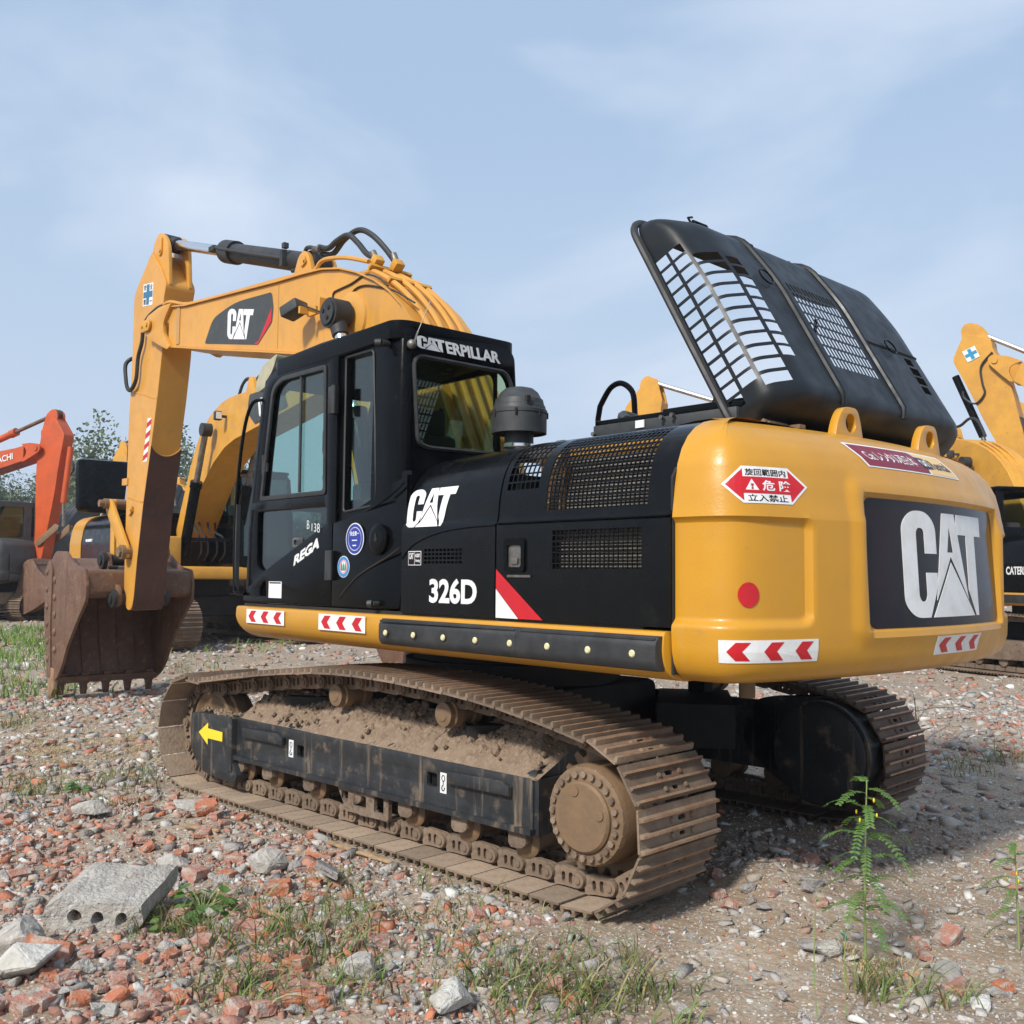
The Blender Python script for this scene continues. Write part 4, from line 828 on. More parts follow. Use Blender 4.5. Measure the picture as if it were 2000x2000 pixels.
MB().tube(smooth_path([(5.75, .22, 4.60), (5.91, .23, 4.59), (6.18, .23, 4.53), (6.3, .23, 4.42), (6.33, .23, 4.27), (6.43, .23, 4.1), (6.47, .23, 3.85), (6.62, .23, 3.74), (6.76, .22, 3.79), (6.87, .2, 3.93), (6.94, .18, 4.10), (6.93, .12, 4.18), (6.76, .1, 4.17)], 5), .024, 8).build('stick_hose', M['hose'], ST)
MB().cyl((6.72, .1, 4.17), (6.86, .1, 4.17), .035).box((6.76, 0, 4.17), (.08, .2, .1)).build('hose_fitting', M['hose'], ST)
# bucket cylinder on the front of the stick
bc = MB().cyl((6.88, 0, 4.62), (7.02, 0, 3.05), .085, n=24).box((6.9, .0, 3.02), (.26, .2, .18), bev=.02).build('bucket_cylinder', M['black'], EX)
MB().cyl((7.02, 0, 3.05), (7.17, 0, 2.4), .05, n=20).build('piston_rod', M['chrome'], bc)
# linkage
lk = MB()
for y in (.215, -.245):
    lk.plate(rp([(7.10, 2.46), (7.26, 2.44), (7.24, 2.32), (6.68, 1.76), (6.52, 1.72), (6.52, 1.86)], .05), [], y, y+.035, XZ, .004)
    lk.plate(rp([(7.11, 2.46), (7.23, 2.46), (7.20, 1.66), (7.07, 1.66)], .05), [], y-.05, y-.02, XZ, .004)
lk.build('bucket_link', M['yellow2'], EX)
MB().cyl((7.17, -.27, 2.40), (7.17, .30, 2.40), .062).cyl((6.60, -.27, 1.80), (6.60, .30, 1.80), .085).cyl((6.60, .25, 1.80), (6.60, .33, 1.80), .06, n=8).cyl((7.17, .30, 2.40), (7.17, .36, 2.40), .045, n=8).split('link_pin', M['hub'], EX)
# ---- bucket
bp_ = rp([(8.04, 1.62), (7.83, 1.82), (7.45, 1.81), (7.25, 1.70), (7.08, 1.635), (6.78, 1.60), (6.72, 1.42), (6.73, 1.22), (7.00, .98), (7.34, .62), (7.45, .42), (7.62, .26), (7.84, .16), (7.95, .42), (8.06, .95)], [.1, .1, .05, .1, .1, .05, .05, .05, .1, .1, .1, .05, .02, .2, .3], 4)
BK = MB()
for y in (.60, -.69): BK.plate(bp_, [], y, y+.035, XZ, .005)
shell = smooth_path([(7.80, .22, 0), (7.90, .5, 0), (8.0, .95, 0), (8.0, 1.45, 0), (7.86, 1.70, 0), (7.5, 1.72, 0), (7.22, 1.62, 0), (6.95, 1.58, 0)], 6)
BK.plate([(p.x, p.y) for p in shell]+[(p.x-.03 if i < 20 else p.x, p.y-(.03 if i > 20 else 0)) for i, p in reversed(list(enumerate(shell)))], [], -.66, .602)
BK.plate(rp([(6.95, 1.60), (6.76, 1.58), (6.74, 1.30), (6.86, 1.24), (7.02, 1.36), (7.05, 1.5)], .05), [], -.66, .602, XZ)
bk = BK.build('bucket', M['bucket'], EX, 30)
st_ = MB()
for y in (-.42, -.2, .03, .26, .47):
    for i in range(2, 24, 1): pass
    st_.tube([Vector((p.x-.034, y, p.y)) for p in shell[1:20]], .012, 5)
st_.split('inner_rib', M['bucket'], bk)
th = MB()
for k in range(5):
    y = .53-k*.278
    th.plate([(7.72, .30), (7.88, .30), (7.86, .16), (7.74, .16)], [], y-.05, y+.05, XZ, .006).plate([(7.74, .17), (7.86, .17), (7.80, .03), (7.77, .03)], [], y-.035, y+.035, XZ, .004)
th.plate([(7.70, .26), (7.90, .28), (7.88, .20), (7.72, .18)], [], -.66, .6).build('teeth', M['bucket'], bk)
MB().plate([(7.70, .36), (7.95, .40), (7.90, .10), (7.82, -.04), (7.70, .12)], [], .59, .65, XZ, .012).build('corner_tooth', M['wornmetal'], bk)
sc_ = MB()
sc_.plate(rp([(7.80, .26), (7.92, .24), (8.10, .95), (8.12, 1.58), (7.98, 1.72), (7.86, 1.60), (7.88, .95)], .05), [], .634, .655, XZ, .005)
for k in range(6): sc_.sph((8.045-(.016*(5-k)**1.3 if k < 5 else 0)*1.0, .655, .48+k*.215), .040, 10, (1, .6, 1.1))
for k in range(5): sc_.sph((7.80-(.012*(4-k)**1.3), .637, .60+k*.215), .044, 10, (1, .6, 1.1))
sc_.build('side_cutter', M['bucket'], bk)
er = MB()
for y in (.235, -.30):
    er.plate(rp([(7.20, 1.80), (7.05, 1.80), (6.98, 1.62), (6.66, 1.34), (6.66, 1.17), (6.82, 1.14), (7.0, 1.35), (7.25, 1.62)], .06), [], y, y+.05, XZ, .006)
er.split('bucket_ear', M['bucket'], bk)
pn = MB()
for (x, z) in ((7.11, 1.71), (6.74, 1.25)):
    pn.lathe([(.085, -.35), (.095, -.33), (.095, -.285), (.07, -.28), (.07, .285), (.105, .29), (.105, .335), (.06, .34), (.06, .36)], (x, 0, z), 'y', 28)
pn.cyl((6.95, .2, 1.46), (6.95, .33, 1.46), .022).cyl((6.93, .2, 1.62), (6.93, .31, 1.62), .022).build('bucket_pin', M['rubber'], bk)
# ---------------------------------------------------------------- undercarriage (turned a few degrees against the upper part)
def U(o): o.rotation_euler = (0, 0, TH); return o
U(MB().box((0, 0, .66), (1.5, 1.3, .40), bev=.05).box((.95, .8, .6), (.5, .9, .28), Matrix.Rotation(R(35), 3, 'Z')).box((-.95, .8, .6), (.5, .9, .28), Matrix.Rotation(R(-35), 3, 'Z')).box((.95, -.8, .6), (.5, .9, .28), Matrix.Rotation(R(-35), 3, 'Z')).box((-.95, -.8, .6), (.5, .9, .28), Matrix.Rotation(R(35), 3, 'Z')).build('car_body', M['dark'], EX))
# closed path of the shoe plates
top = [(-1.62, .857), (-1.2, .915), (-.79, .945), (-.3, .965), (.21, .955), (.8, .90), (1.3, .835), (1.72, .775)]
rc, fc, rr0, rf0 = (-1.85, .425), (1.83, .42), .385, .375
path = []
for t in np.linspace(-90, -252, 30): path.append(Vector((rc[0]+rr0*math.cos(R(t)), 0, rc[1]+rr0*math.sin(R(t))+.0)))
path += [Vector((p.x, 0, p.z)) for p in smooth_path([(x, 0, z) for x, z in top], 6)]
for t in np.linspace(100, -90, 34): path.append(Vector((fc[0]+rf0*math.cos(R(t)), 0, fc[1]+rf0*math.sin(R(t)))))
path += [Vector((x, 0, .045)) for x in np.linspace(1.75, -1.8, 30)]
for p in path:
    if p.z < .045: p.z = .045
PLn = [0]
for i in range(len(path)): PLn.append(PLn[-1]+(path[(i+1) % len(path)]-path[i]).length)
TL = PLn[-1]; NS = 49; PS = TL/NS
def onpath(s):
    s %= TL; i = int(np.searchsorted(PLn, s, 'right'))-1; i = min(i, len(path)-1); t = (s-PLn[i])/(PLn[i+1]-PLn[i]); return path[i].lerp(path[(i+1) % len(path)], t)
def slot(cx, cy, w, h): return rrect(cx, cy, w, h, min(w, h)*.42, 3)
# one shoe in its own frame: a along travel, b across, +z outwards
W2 = .305
XY = lambda a, b, c: Vector((a, b, c))
sm_ = MB().plate(rp([(-PS*.475, -W2), (PS*.485, -W2), (PS*.485, W2), (-PS*.475, W2)], .006), [slot(.020, -.02, .022, .06), slot(-.050, -.02, .018, .045)], 0, .011, XY)
for gx in (-.086, -.018, .052):
    sm_.plate([(-.013, .009), (.013, .009), (.007, .036), (-.005, .036)], [], -W2+.003, W2-.003, lambda a, b, c, gx=gx: Vector((a+gx-(.012 if b > .03 else 0)*0, c, b)), .003)
for (x, y) in ((.018, -.10), (.018, .06), (-.050, -.10), (-.050, .06)): sm_.sph((x, y, .012), .016, 8, (1, 1, .8))
shoe_me = sm_.mesh('track_shoe', M['shoe'], 30); shoe_me.materials.append(M['shoedust']); shoe_me.materials.append(M['shoeedge'])
for p_ in shoe_me.polygons:
    if p_.normal.z < -.6: p_.material_index = 1
    if p_.center.z > .033 and p_.normal.z > .5 and p_.area > .0003: p_.material_index = 2
lm = MB(); LKH = .105
lo = rp([(-.125, -.004), (-.06, -.012), (.07, -.012), (.115, -.03), (.12, -.075), (.09, -.10), (-.09, -LKH), (-.125, -.09)], [.02, .02, .02, .03, .03, .02, .02, .02], 3)
for y in (.075,): lm.plate(lo, [slot(-.055, -.052, .026, .05), slot(.0, -.052, .030, .056)], y, y+.03, lambda a, b, c: Vector((a*.86, c, b)), .004)
for y in (.102,): lm.cyl((.06, y, -.058), (.06, y+.024, -.058), .036, n=14).cyl((.06, y-.006, -.058), (.06, y+.03, -.058), .018, n=12)
link_me = lm.mesh('chain_link', M['muddy'], 30)
shoe_me2 = shoe_me.copy(); shoe_me2.materials[0] = M['shoeold']; shoe_me2.materials[1] = M['shoeold']
xs_ = (1.28, .93, .45, -.03, -.50, -.95, -1.38)
def track(side):
    near = side > 0
    ms = lambda mb, name, m, par=None: (lambda o: (U(o) if par is None else o))(mb.build(name, m, par or EX))
    Y = 1.245
    rods = MB()
    frames = []
    for k in range(NS):
        s = k*PS+.03; p = onpath(s); t = (onpath(s+PS*.5)-onpath(s-PS*.5)).normalized(); n = Vector((-t.z, 0, t.x))
        cen = Vector((0, 0, .45))
        if n.dot(p-Vector((min(max(p.x, -1.8), 1.8), 0, .45))) < 0: n = -n
        frames.append((p, t, n))
        q = p+t*.06-n*.058; rods.cyl((q.x, side*Y-.09, q.z), (q.x, side*Y+.09, q.z), .03, n=8)
    tc_ = rods.build('track_chain', M['muddy'], EX); U(tc_)
    for p, t, n in frames:
        yax = n.cross(t); jit = Matrix.Rotation(rnd.uniform(-.012, .012), 4, 'Y')
        mt = Matrix(((t.x, yax.x, n.x, p.x), (t.y, yax.y, n.y, side*Y), (t.z, yax.z, n.z, p.z), (0, 0, 0, 1)))
        link('track_shoe', shoe_me if near else shoe_me2, tc_, mt @ jit); link('chain_link', link_me, tc_, mt); link('chain_link', link_me, tc_, mt @ Matrix.Diagonal((1, -1, 1, 1)))
    sg = side
    yy = lambda v: side*v
    def pl(out, holes, y0, y1, bev=0): return out, holes, min(yy(y0), yy(y1)), max(yy(y0), yy(y1)), XZ, bev
    fm = MB()
    fm.plate(rp([(-1.50, .285), (-1.50, .555), (1.34, .565), (1.34, .285)], [.01, .04, .02, .01]), [rrect(.53, .435, .075, .075, .012), rrect(-.74, .445, .085, .075, .012)], *pl(0, 0, 1.40, 1.43)[2:4], XZ, .004)
    sec = [(1.425, .53), (1.40, .575), (1.05, .735), (.98, .735), (.98, .285), (1.39, .285), (1.39, .52)]
    fm.plate(rp([(yy(a), b) for a, b in sec], [.02, .04, .04, .02, 0, 0, 0]), [], -1.49, 1.33, lambda a, b, c: Vector((c, a, b)), .003)
    fm.box((-.08, yy(1.435), .30), (2.86, .05, .028)).box((-1.515, yy(1.2), .42), (.03, .44, .27))
    FR = fm.build('track_frame', M['frameblack'], EX); U(FR)
    yo = MB().plate(rp([(1.33, .57), (1.86, .555), (1.90, .50), (1.88, .28), (1.72, .15), (1.28, .12), (1.24, .18), (1.33, .3)], [.03, .05, .05, .08, .06, .02, .02, .02], 4), [], *pl(0, 0, 1.32, 1.462)[2:4], XZ, .025).plate([(1.3, .56), (1.36, .56), (1.36, .2), (1.3, .2)], [], *pl(0, 0, 1.3, 1.475)[2:4], XZ, .008)
    yo.build('idler_guard', M['frameblack'], FR)
    for x0, x1 in ((.70, 1.19), (-1.36, -.90)):
        MB().plate([(x0-.0, .455), (x1, .45), (x1, .515), (x0+.06, .525), (x0, .50)], [], *pl(0, 0, 1.43, 1.462)[2:4], XZ, .004).build('step_bar', M['frameblack'], FR)
    for hx, hz2 in ((.53, .435), (-.74, .445)): MB().box((hx, yy(1.38), hz2), (.10, .02, .10)).build('pocket', M['dark'], FR)
    # rollers, idler, sprocket
    r1 = MB(); xs_ = (1.28, .93, .45, -.03, -.50, -.95, -1.38)
    rl = MB(); cp = MB()
    for x in xs_:
        rl.lathe([(.05, 1.12), (.085, 1.13), (.085, 1.17), (.065, 1.18), (.065, 1.31), (.085, 1.32), (.095, 1.35), (.085, 1.36), (.05, 1.37)] if side > 0 else [(.05, -1.37), (.085, -1.36), (.095, -1.35), (.085, -1.32), (.065, -1.31), (.065, -1.18), (.085, -1.17), (.085, -1.13), (.05, -1.12)], (x, 0, .225), 'y', 24)
        cp.plate(rp([(x-.06, .29), (x+.06, .29), (x+.06, .215), (x+.04, .195), (x-.03, .20), (x-.06, .22)], .008), [], *pl(0, 0, 1.355, 1.42)[2:4], XZ, .006)
    [U(o) for o in rl.split('track_roller', M['hub'], EX)]; cp.split('roller_cap', M['muddy'], FR)
    gd = MB()
    gd.plate(rp([(.14, .285), (.06, .17), (-.10, .14), (-.36, .15), (-.36, .285)], .02), [rrect(.06, .235, .07, .05, .01), rrect(-.27, .225, .09, .09, .01), rrect(-.09, .22, .12, .07, .01)], *pl(0, 0, 1.40, 1.425)[2:4], XZ, .003)
    gd.box((-.13, yy(1.36), .15), (.44, .12, .015)).build('roller_guard', M['muddy'], FR)
    for x, z in ((.21, .815), (-.79, .80)):
        cr0 = MB().lathe([(.03, yy(1.16)), (.075, yy(1.165)), (.075, yy(1.22)), (.06, yy(1.225)), (.06, yy(1.30)), (.078, yy(1.305)), (.078, yy(1.36)), (.066, yy(1.365)), (.066, yy(1.40)), (.04, yy(1.405)), (.035, yy(1.41))], (x, 0, z), 'y', 24)
        cr0 = cr0.build('carrier_roller', M['hub'], EX); U(cr0)
        MB().box((x-.02, yy(1.08), .73), (.14, .10, .22)).build('roller_post', M['dark'], cr0)
    U(MB().lathe([(.10, yy(1.12)), (.24, yy(1.13)), (.275, yy(1.14)), (.275, yy(1.20)), (.30, yy(1.205)), (.30, yy(1.285)), (.275, yy(1.29)), (.275, yy(1.34)), (.25, yy(1.345)), (.22, yy(1.32)), (.10, yy(1.32))], (1.80, 0, .43), 'y', 44).build('idler_wheel', M['hub'], EX))
    sp = MB(); o = []
    for k in range(23):
        for da, r_ in ((-.09, .285), (-.045, .33), (.045, .33), (.09, .285)): o.append((-1.86+r_*math.cos(k*2*math.pi/23+da), .445+r_*math.sin(k*2*math.pi/23+da)))
    sp.plate(o, [], *pl(0, 0, 1.215, 1.265)[2:4], XZ, .004)
    sp.lathe([(.26, yy(1.26)), (.236, yy(1.28)), (.236, yy(1.43)), (.228, yy(1.445)), (.225, yy(1.455)), (.205, yy(1.462))], (-1.86, 0, .445), 'y', 60)
    SP = sp.build('drive_sprocket', M['hub'], EX); U(SP)
    if near:
        MB().lathe([(.168, 1.455), (.166, 1.475), (.155, 1.487), (.05, 1.489), (.0005, 1.489)], (-1.855, 0, .44), 'y', 48).cyl((-1.82, 1.485, .56), (-1.82, 1.494, .56), .026).cyl((-1.97, 1.485, .47), (-1.97, 1.494, .47), .026).build('hub_cover', M['hub'], SP)
        bl = MB()
        for k in range(24):
            t = k*2*math.pi/24; c = Vector((-1.86+.193*math.cos(t), 0, .445+.193*math.sin(t)))
            bl.cyl(c+Vector((0, 1.45, 0)), c+Vector((0, 1.478, 0)), .0165, n=8).sph(c*1+Vector((0, 1.450, 0))+Vector((math.cos(t), 0, math.sin(t)))*.022, .014, 8, (1, .6, 1))
        bl.split('hub_bolt', M['muddy'], SP)
    else:
        MB().cyl((-1.86, -1.0, .46), (-1.86, -.85, .46), .33, n=48).plate(rp([(-1.3, .75), (-1.95, .82), (-2.15, .6), (-2.15, .35), (-1.9, .14), (-1.5, .2), (-1.2, .45)], .12, 6), [], -1.12, -.98, XZ, .02).lathe([(.30, -.85), (.31, -.835), (.31, -.82), (.28, -.81)], (-1.86, 0, .46), 'y', 40).build('motor_cover', M['frameblack'], SP)
    # mud lying on the frame
    if near:
        bm = bmesh.new(); nx, ny = 260, 44; G = []
        for i in range(nx):
            x = -1.52+2.86*i/(nx-1); row = []
            for j in range(ny):
                v = j/(ny-1); y = .99+.435*v; base = .74 if y < 1.05 else .735-(y-1.05)*.46
                e = min(1, v/.15)*min(1, (1-v)/.22); e *= min(1, (x+1.52)/.15)*min(1, (1.34-x)/.1)
                h = mnoise.noise(Vector((x*2.2, y*3, 5)))*.06+.045; h *= 1-.65*math.exp(-((x+.38)/.22)**2)*(1 if v > .0 else 0)
                c = abs(mnoise.noise(Vector((x*22, y*22, 1))))*.035+abs(mnoise.noise(Vector((x*55, y*55, 2))))*.014+abs(mnoise.noise(Vector((x*9, y*9, 3))))*.03
                row.append(bm.verts.new((x, y+.004*mnoise.noise(Vector((x*9, 4, 1))), base-.012+max(0, (h+c))*e)))
            G.append(row)
        for i in range(nx-1):
            for j in range(ny-1): bm.faces.new((G[i][j], G[i+1][j], G[i+1][j+1], G[i][j+1]))
        mb = MB(); mb.bm.free(); mb.bm = bm
        for k in range(420):
            x = rnd.uniform(-1.5, 1.3); y = rnd.gauss(1.2, .10); y = min(max(y, 1.02), 1.40); base = .735-(y-1.05)*.46
            if abs(x+.38) < .25 and rnd.random() < .8: continue
            r_ = rnd.uniform(.007, .022)*(1 if rnd.random() < .9 else 1.7); p = Vector((x, y, base+r_*.5+.04*mnoise.noise(Vector((x*2.2, y*3, 5)))+.03+abs(mnoise.noise(Vector((x*9, y*9, 3))))*.02))
            q = bmesh.ops.create_icosphere(mb.bm, subdivisions=1, radius=r_)['verts']
            for v_ in q: v_.co = v_.co*rnd.uniform(.65, 1.2)+p
        for k in range(60):
            x = rnd.uniform(1.36, 1.84); r_ = rnd.uniform(.008, .022); q = bmesh.ops.create_icosphere(mb.bm, subdivisions=1, radius=r_)['verts']
            p = Vector((x, rnd.uniform(1.34, 1.45), .572)); [setattr(v_, 'co', v_.co*rnd.uniform(.65, 1.2)+p) for v_ in q]
        mb.build('mud', M['mud'], FR, 0)
        SU = SD(1.4305); SU2 = SD(1.4635)
        shape([[(-1.77, .42), (-1.64, .50), (-1.64, .46), (-1.44, .455), (-1.44, .39), (-1.64, .39), (-1.64, .345)]], 'travel_arrow', M['yellowdecal'], SU2, FR)
        for ax in (-.635, .835):
            shape([[(ax-.026, .385), (ax+.026, .385), (ax+.026, .495), (ax-.026, .495)]], 'hook_sticker', M['white'], SU, FR)
            MB().tube([Vector((-ax, 1.432, .465))+Vector((.012*math.cos(t), 0, .016*math.sin(t))) for t in np.linspace(0, 2*math.pi, 13)[:-1]], .0025, 5, True).tube([(-ax, 1.432, .449), (-ax, 1.432, .43)], .0025, 5).tube([Vector((-ax, 1.432, .413))+Vector((.011*math.cos(t), 0, .014*math.sin(t))) for t in np.linspace(R(100), R(-200), 12)], .003, 5).build('hook_mark', M['decalblack'], FR)
track(1); track(-1)
# ================================================================ ground
def hgt(x, y):
    h = .16*sst(x, 8.4, 11)
    d = math.hypot(x+1.0, y-1.0)
    h += mnoise.noise(Vector((x*.35, y*.35, 0)))*.05*sst(d, 2.5, 6)
    # flat under the tracks
    a = x*math.cos(TH)+y*math.sin(TH); b = -x*math.sin(TH)+y*math.cos(TH)
    f = 1-max(0, 1-max(0, abs(a)-2.0)/.5)*max(0, 1-max(0, abs(abs(b)-1.24)-.34)/.25)
    h += (mnoise.noise(Vector((x*1.3, y*1.3, 3)))*.045+mnoise.noise(Vector((x*4, y*4, 7)))*.018)*f
    h += .10*math.exp(-(((x+2.3)/.55)**2+((y-.35)/.45)**2))*f
    h += .05*math.exp(-(((x+1.3)/.9)**2+((y-3.3)/.7)**2))
    return h-.004
def sinhgrid(c, L_, n, k): t = np.linspace(-1, 1, n); return c+L_*np.sinh(k*t)/math.sinh(k)
gx, gy = sinhgrid(-1.5, 900, 420, 8.6), sinhgrid(1.8, 900, 420, 8.6)
V = []; 
for x in gx:
    for y in gy:
        z = hgt(x, y) if abs(x) < 60 and abs(y) < 60 else .16*sst(x, 8.4, 11)
        if abs(x+1.5) < 5 and abs(y-1.8) < 5: z += mnoise.noise(Vector((x*16, y*16, 2)))*.009
        V.append((x, y, z))
n = len(gy); F = [(i*n+j, (i+1)*n+j, (i+1)*n+j+1, i*n+j+1) for i in range(len(gx)-1) for j in range(n-1)]
me = bpy.data.meshes.new('ground'); me.from_pydata(V, [], F); me.shade_smooth()
gm = mat('dusty ground', (.32, .245, .17), .95, c2=(.225, .165, .112), nscale=.9, c3=(.38, .34, .285), n3=5, lo3=.5, hi3=.7, bump=.9, bscale=28)
nt = gm.node_tree; N_, L_ = nt.nodes, nt.links; bs_ = N_['Principled BSDF']; src = bs_.inputs['Base Color'].links[0].from_socket
tcn = [q for q in N_ if q.type == 'TEX_COORD'][0]
def spk(src, scale, thr, cols_, rad):
    v = N_.new('ShaderNodeTexVoronoi'); v.inputs['Scale'].default_value = scale; L_.new(tcn.outputs['Object'], v.inputs['Vector'])
    r = N_.new('ShaderNodeValToRGB'); r.color_ramp.interpolation = 'CONSTANT'; e = r.color_ramp.elements
    while len(e) < len(cols_): e.new(.5)
    for i, c_ in enumerate(cols_): e[i].position = i/len(cols_); e[i].color = (*c_, 1)
    sp_ = N_.new('ShaderNodeSeparateColor'); L_.new(v.outputs['Color'], sp_.inputs[0]); L_.new(sp_.outputs[0], r.inputs[0])
    a = N_.new('ShaderNodeMath'); a.operation = 'LESS_THAN'; a.inputs[1].default_value = thr; L_.new(sp_.outputs[1], a.inputs[0])
    b = N_.new('ShaderNodeMath'); b.operation = 'LESS_THAN'; b.inputs[1].default_value = rad; L_.new(v.outputs['Distance'], b.inputs[0])
    c0 = N_.new('ShaderNodeMath'); c0.operation = 'MULTIPLY'; L_.new(a.outputs[0], c0.inputs[0]); L_.new(b.outputs[0], c0.inputs[1])
    x = N_.new('ShaderNodeMixRGB'); L_.new(c0.outputs[0], x.inputs[0]); L_.new(src, x.inputs[1]); L_.new(r.outputs[0], x.inputs[2]); return x.outputs[0]
ST_C = [(.42, .22, .15), (.42, .39, .35), (.30, .27, .23), (.58, .56, .52), (.34, .29, .24), (.22, .20, .18), (.44, .39, .32)]
src = spk(src, 60, .6, ST_C, .40); src = spk(src, 24, .30, ST_C, .36); L_.new(src, bs_.inputs['Base Color'])
me.materials.append(gm); go = bpy.data.objects.new('ground', me); col.objects.link(go); go['kind'] = 'structure'

# ---------------------------------------------------------------- rubble
rng = np.random.default_rng(5)
def stone_shapes():
    out = []
    for k in range(16):
        r = random.Random(k+11); bm = bmesh.new(); d = (r.uniform(.9, 1.5), r.uniform(.55, 1.0), r.uniform(.3, .65))
        if k < 8:
            for c_ in ((1, 1, 1), (1, 1, -1), (1, -1, 1), (1, -1, -1), (-1, 1, 1), (-1, 1, -1), (-1, -1, 1), (-1, -1, -1)): bm.verts.new((c_[0]*d[0]*r.uniform(.5, .85), c_[1]*d[1]*r.uniform(.55, .85), c_[2]*d[2]*r.uniform(.55, .9)))
            for _ in range(2): bm.verts.new((r.uniform(-1, 1)*d[0], r.uniform(-.6, .6)*d[1], r.uniform(-.6, .6)*d[2]))
        else:
          for _ in range(r.choice((8, 9, 11))):
            v = Vector((r.gauss(0, 1), r.gauss(0, 1), r.gauss(0, 1))).normalized(); bm.verts.new((v.x*d[0], v.y*d[1], v.z*d[2]))
        x = bmesh.ops.convex_hull(bm, input=bm.verts[:]); q = [g for g in x['geom_interior'] if isinstance(g, bmesh.types.BMVert)]
        if q: bmesh.ops.delete(bm, geom=q, context='VERTS')
        bmesh.ops.triangulate(bm, faces=bm.faces[:]); bm.verts.index_update()
        out.append((np.array([v.co[:] for v in bm.verts]), np.array([[v.index for v in f.verts] for f in bm.faces]))); bm.free()
    return out
SH = stone_shapes()
BRICKC = [(.47, .17, .09), (.42, .20, .14), (.36, .18, .13), (.44, .26, .20), (.40, .27, .21)]
GREYC = [(.40, .37, .34), (.34, .32, .30), (.47, .45, .42), (.28, .26, .24), (.42, .38, .33), (.56, .55, .52), (.62, .61, .58), (.36, .31, .26)]
def rotm(n):
    q = rng.normal(size=(n, 4)); q /= np.linalg.norm(q, axis=1)[:, None]; w_, x, y, z = q.T
    return np.stack([1-2*(y*y+z*z), 2*(x*y-z*w_), 2*(x*z+y*w_), 2*(x*y+z*w_), 1-2*(x*x+z*z), 2*(y*z-x*w_), 2*(x*z-y*w_), 2*(y*z+x*w_), 1-2*(x*x+y*y)], 1).reshape(n, 3, 3)
def blocked(x, y):
    a = x*math.cos(TH)+y*math.sin(TH); b = -x*math.sin(TH)+y*math.cos(TH)
    return abs(a) < 2.12 and abs(abs(b)-1.245) < .33
def brickness(x, y):
    """share of red brick at a place"""
    px = (Vector((x, y, 0))-CAM); dep = px.dot(cf); lat = px.dot(cr2)/max(dep, .1)
    s = .30+.28*mnoise.noise(Vector((x*.9, y*.9, 9)))
    s += .24*sst(-lat, .05, .35)*sst(8-dep, 0, 2)
    if lat > .1 and dep < 9: s -= .14
    return min(max(s, .05), .75)
groups = [(3000, 2.6, 7.0, .016, .050), (4200.5, 5.5, 14, .025, .07), (15000, 2.5, 7.0, .008, .022), (4200, 2.3, 6.5, .012, .036), (26000, 2.3, 6.8, .0035, .011), (6500, 5, 13, .016, .05), (14000, 4.5, 12, .007, .019), (7500, 11, 26, .025, .08), (4000, 24, 60, .06, .17)]
AV, AF, AC = [], [], []; off = 0
for (cnt, d0, d1, r0, r1) in groups:
    cnt = int(cnt); dep = d0+(d1-d0)*rng.random(cnt)**(.75); lat = rng.uniform(-.62, .62, cnt)
    X = CAM.x+dep*(cf.x/math.cos(PIT))+dep*lat*cr2.x; Y = CAM.y+dep*(cf.y/math.cos(PIT))+dep*lat*cr2.y
    rad = r0+(r1-r0)*rng.random(cnt)**2.2; RM = rotm(cnt); sh = rng.integers(0, 16, cnt)
    for i in range(cnt):
        x, y = float(X[i]), float(Y[i])
        if blocked(x, y): continue
        dn = mnoise.noise(Vector((x*.55, y*.55, 4)))
        la = lat[i]; dd = dep[i]
        if cnt == 15000 and r1 == .022 and (la > .12 or mnoise.noise(Vector((x*2.1, y*2.1, 8))) < -.12): continue
        if cnt == 3000 and r1 == .055 and la > .08-.1*(dd > 5): continue
        if la > .02 and dd < 8.5 and rad[i] > .010 and rng.random() < .74: continue       # finer soil to the right
        if la < -.1 and 4.2 < dd < 6.5 and dn > .15 and rng.random() < .6: continue
        v, f = SH[sh[i]]; Rm = RM[i]
        if rad[i] > .02: # big ones lie flat
            a_ = rng.uniform(0, 6.28); t_ = rng.normal(0, .25, 2); ca, sa = math.cos(a_), math.sin(a_)
            Rm = np.array([[ca, -sa, t_[0]], [sa, ca, t_[1]], [-t_[0], -t_[1], 1]])
        co = (v*rad[i]) @ Rm.T+np.array([x, y, hgt(x, y)+rad[i]*.12])
        if rng.random() < brickness(x, y): c0 = BRICKC[rng.integers(0, 5)]
        else: c0 = GREYC[rng.integers(0, 8 if rng.random() < .6 else 5)]
        k = rng.uniform(.75, 1.12); AV.append(co); AF.append(f+off); AC.append(np.tile([c0[0]*k, c0[1]*k, c0[2]*k, 1], (len(v), 1))); off += len(v)
AV = np.concatenate(AV); AF = np.concatenate(AF); AC = np.concatenate(AC).astype(np.float32)
me = bpy.data.meshes.new('rubble'); me.vertices.add(len(AV)); me.vertices.foreach_set('co', AV.astype(np.float32).ravel())
me.loops.add(AF.size); me.loops.foreach_set('vertex_index', AF.astype(np.int32).ravel()); me.polygons.add(len(AF)); me.polygons.foreach_set('loop_start', np.arange(0, AF.size, 3, dtype=np.int32)); me.polygons.foreach_set('loop_total', np.full(len(AF), 3, dtype=np.int32))
me.update(calc_edges=True); ca = me.color_attributes.new('stone', 'FLOAT_COLOR', 'POINT'); ca.data.foreach_set('color', AC.ravel())
rm_ = mat('rubble', (.4, .3, .25), .93, attr='stone', c2=(.36, .30, .25), nscale=26, lo=.52, hi=.68, bump=.5, bscale=70); me.materials.append(rm_)
ro = bpy.data.objects.new('rubble', me); col.objects.link(ro); tag(ro, 'scattered small chips of broken brick, stone and concrete covering the ground', 'rubble', kind='stuff')
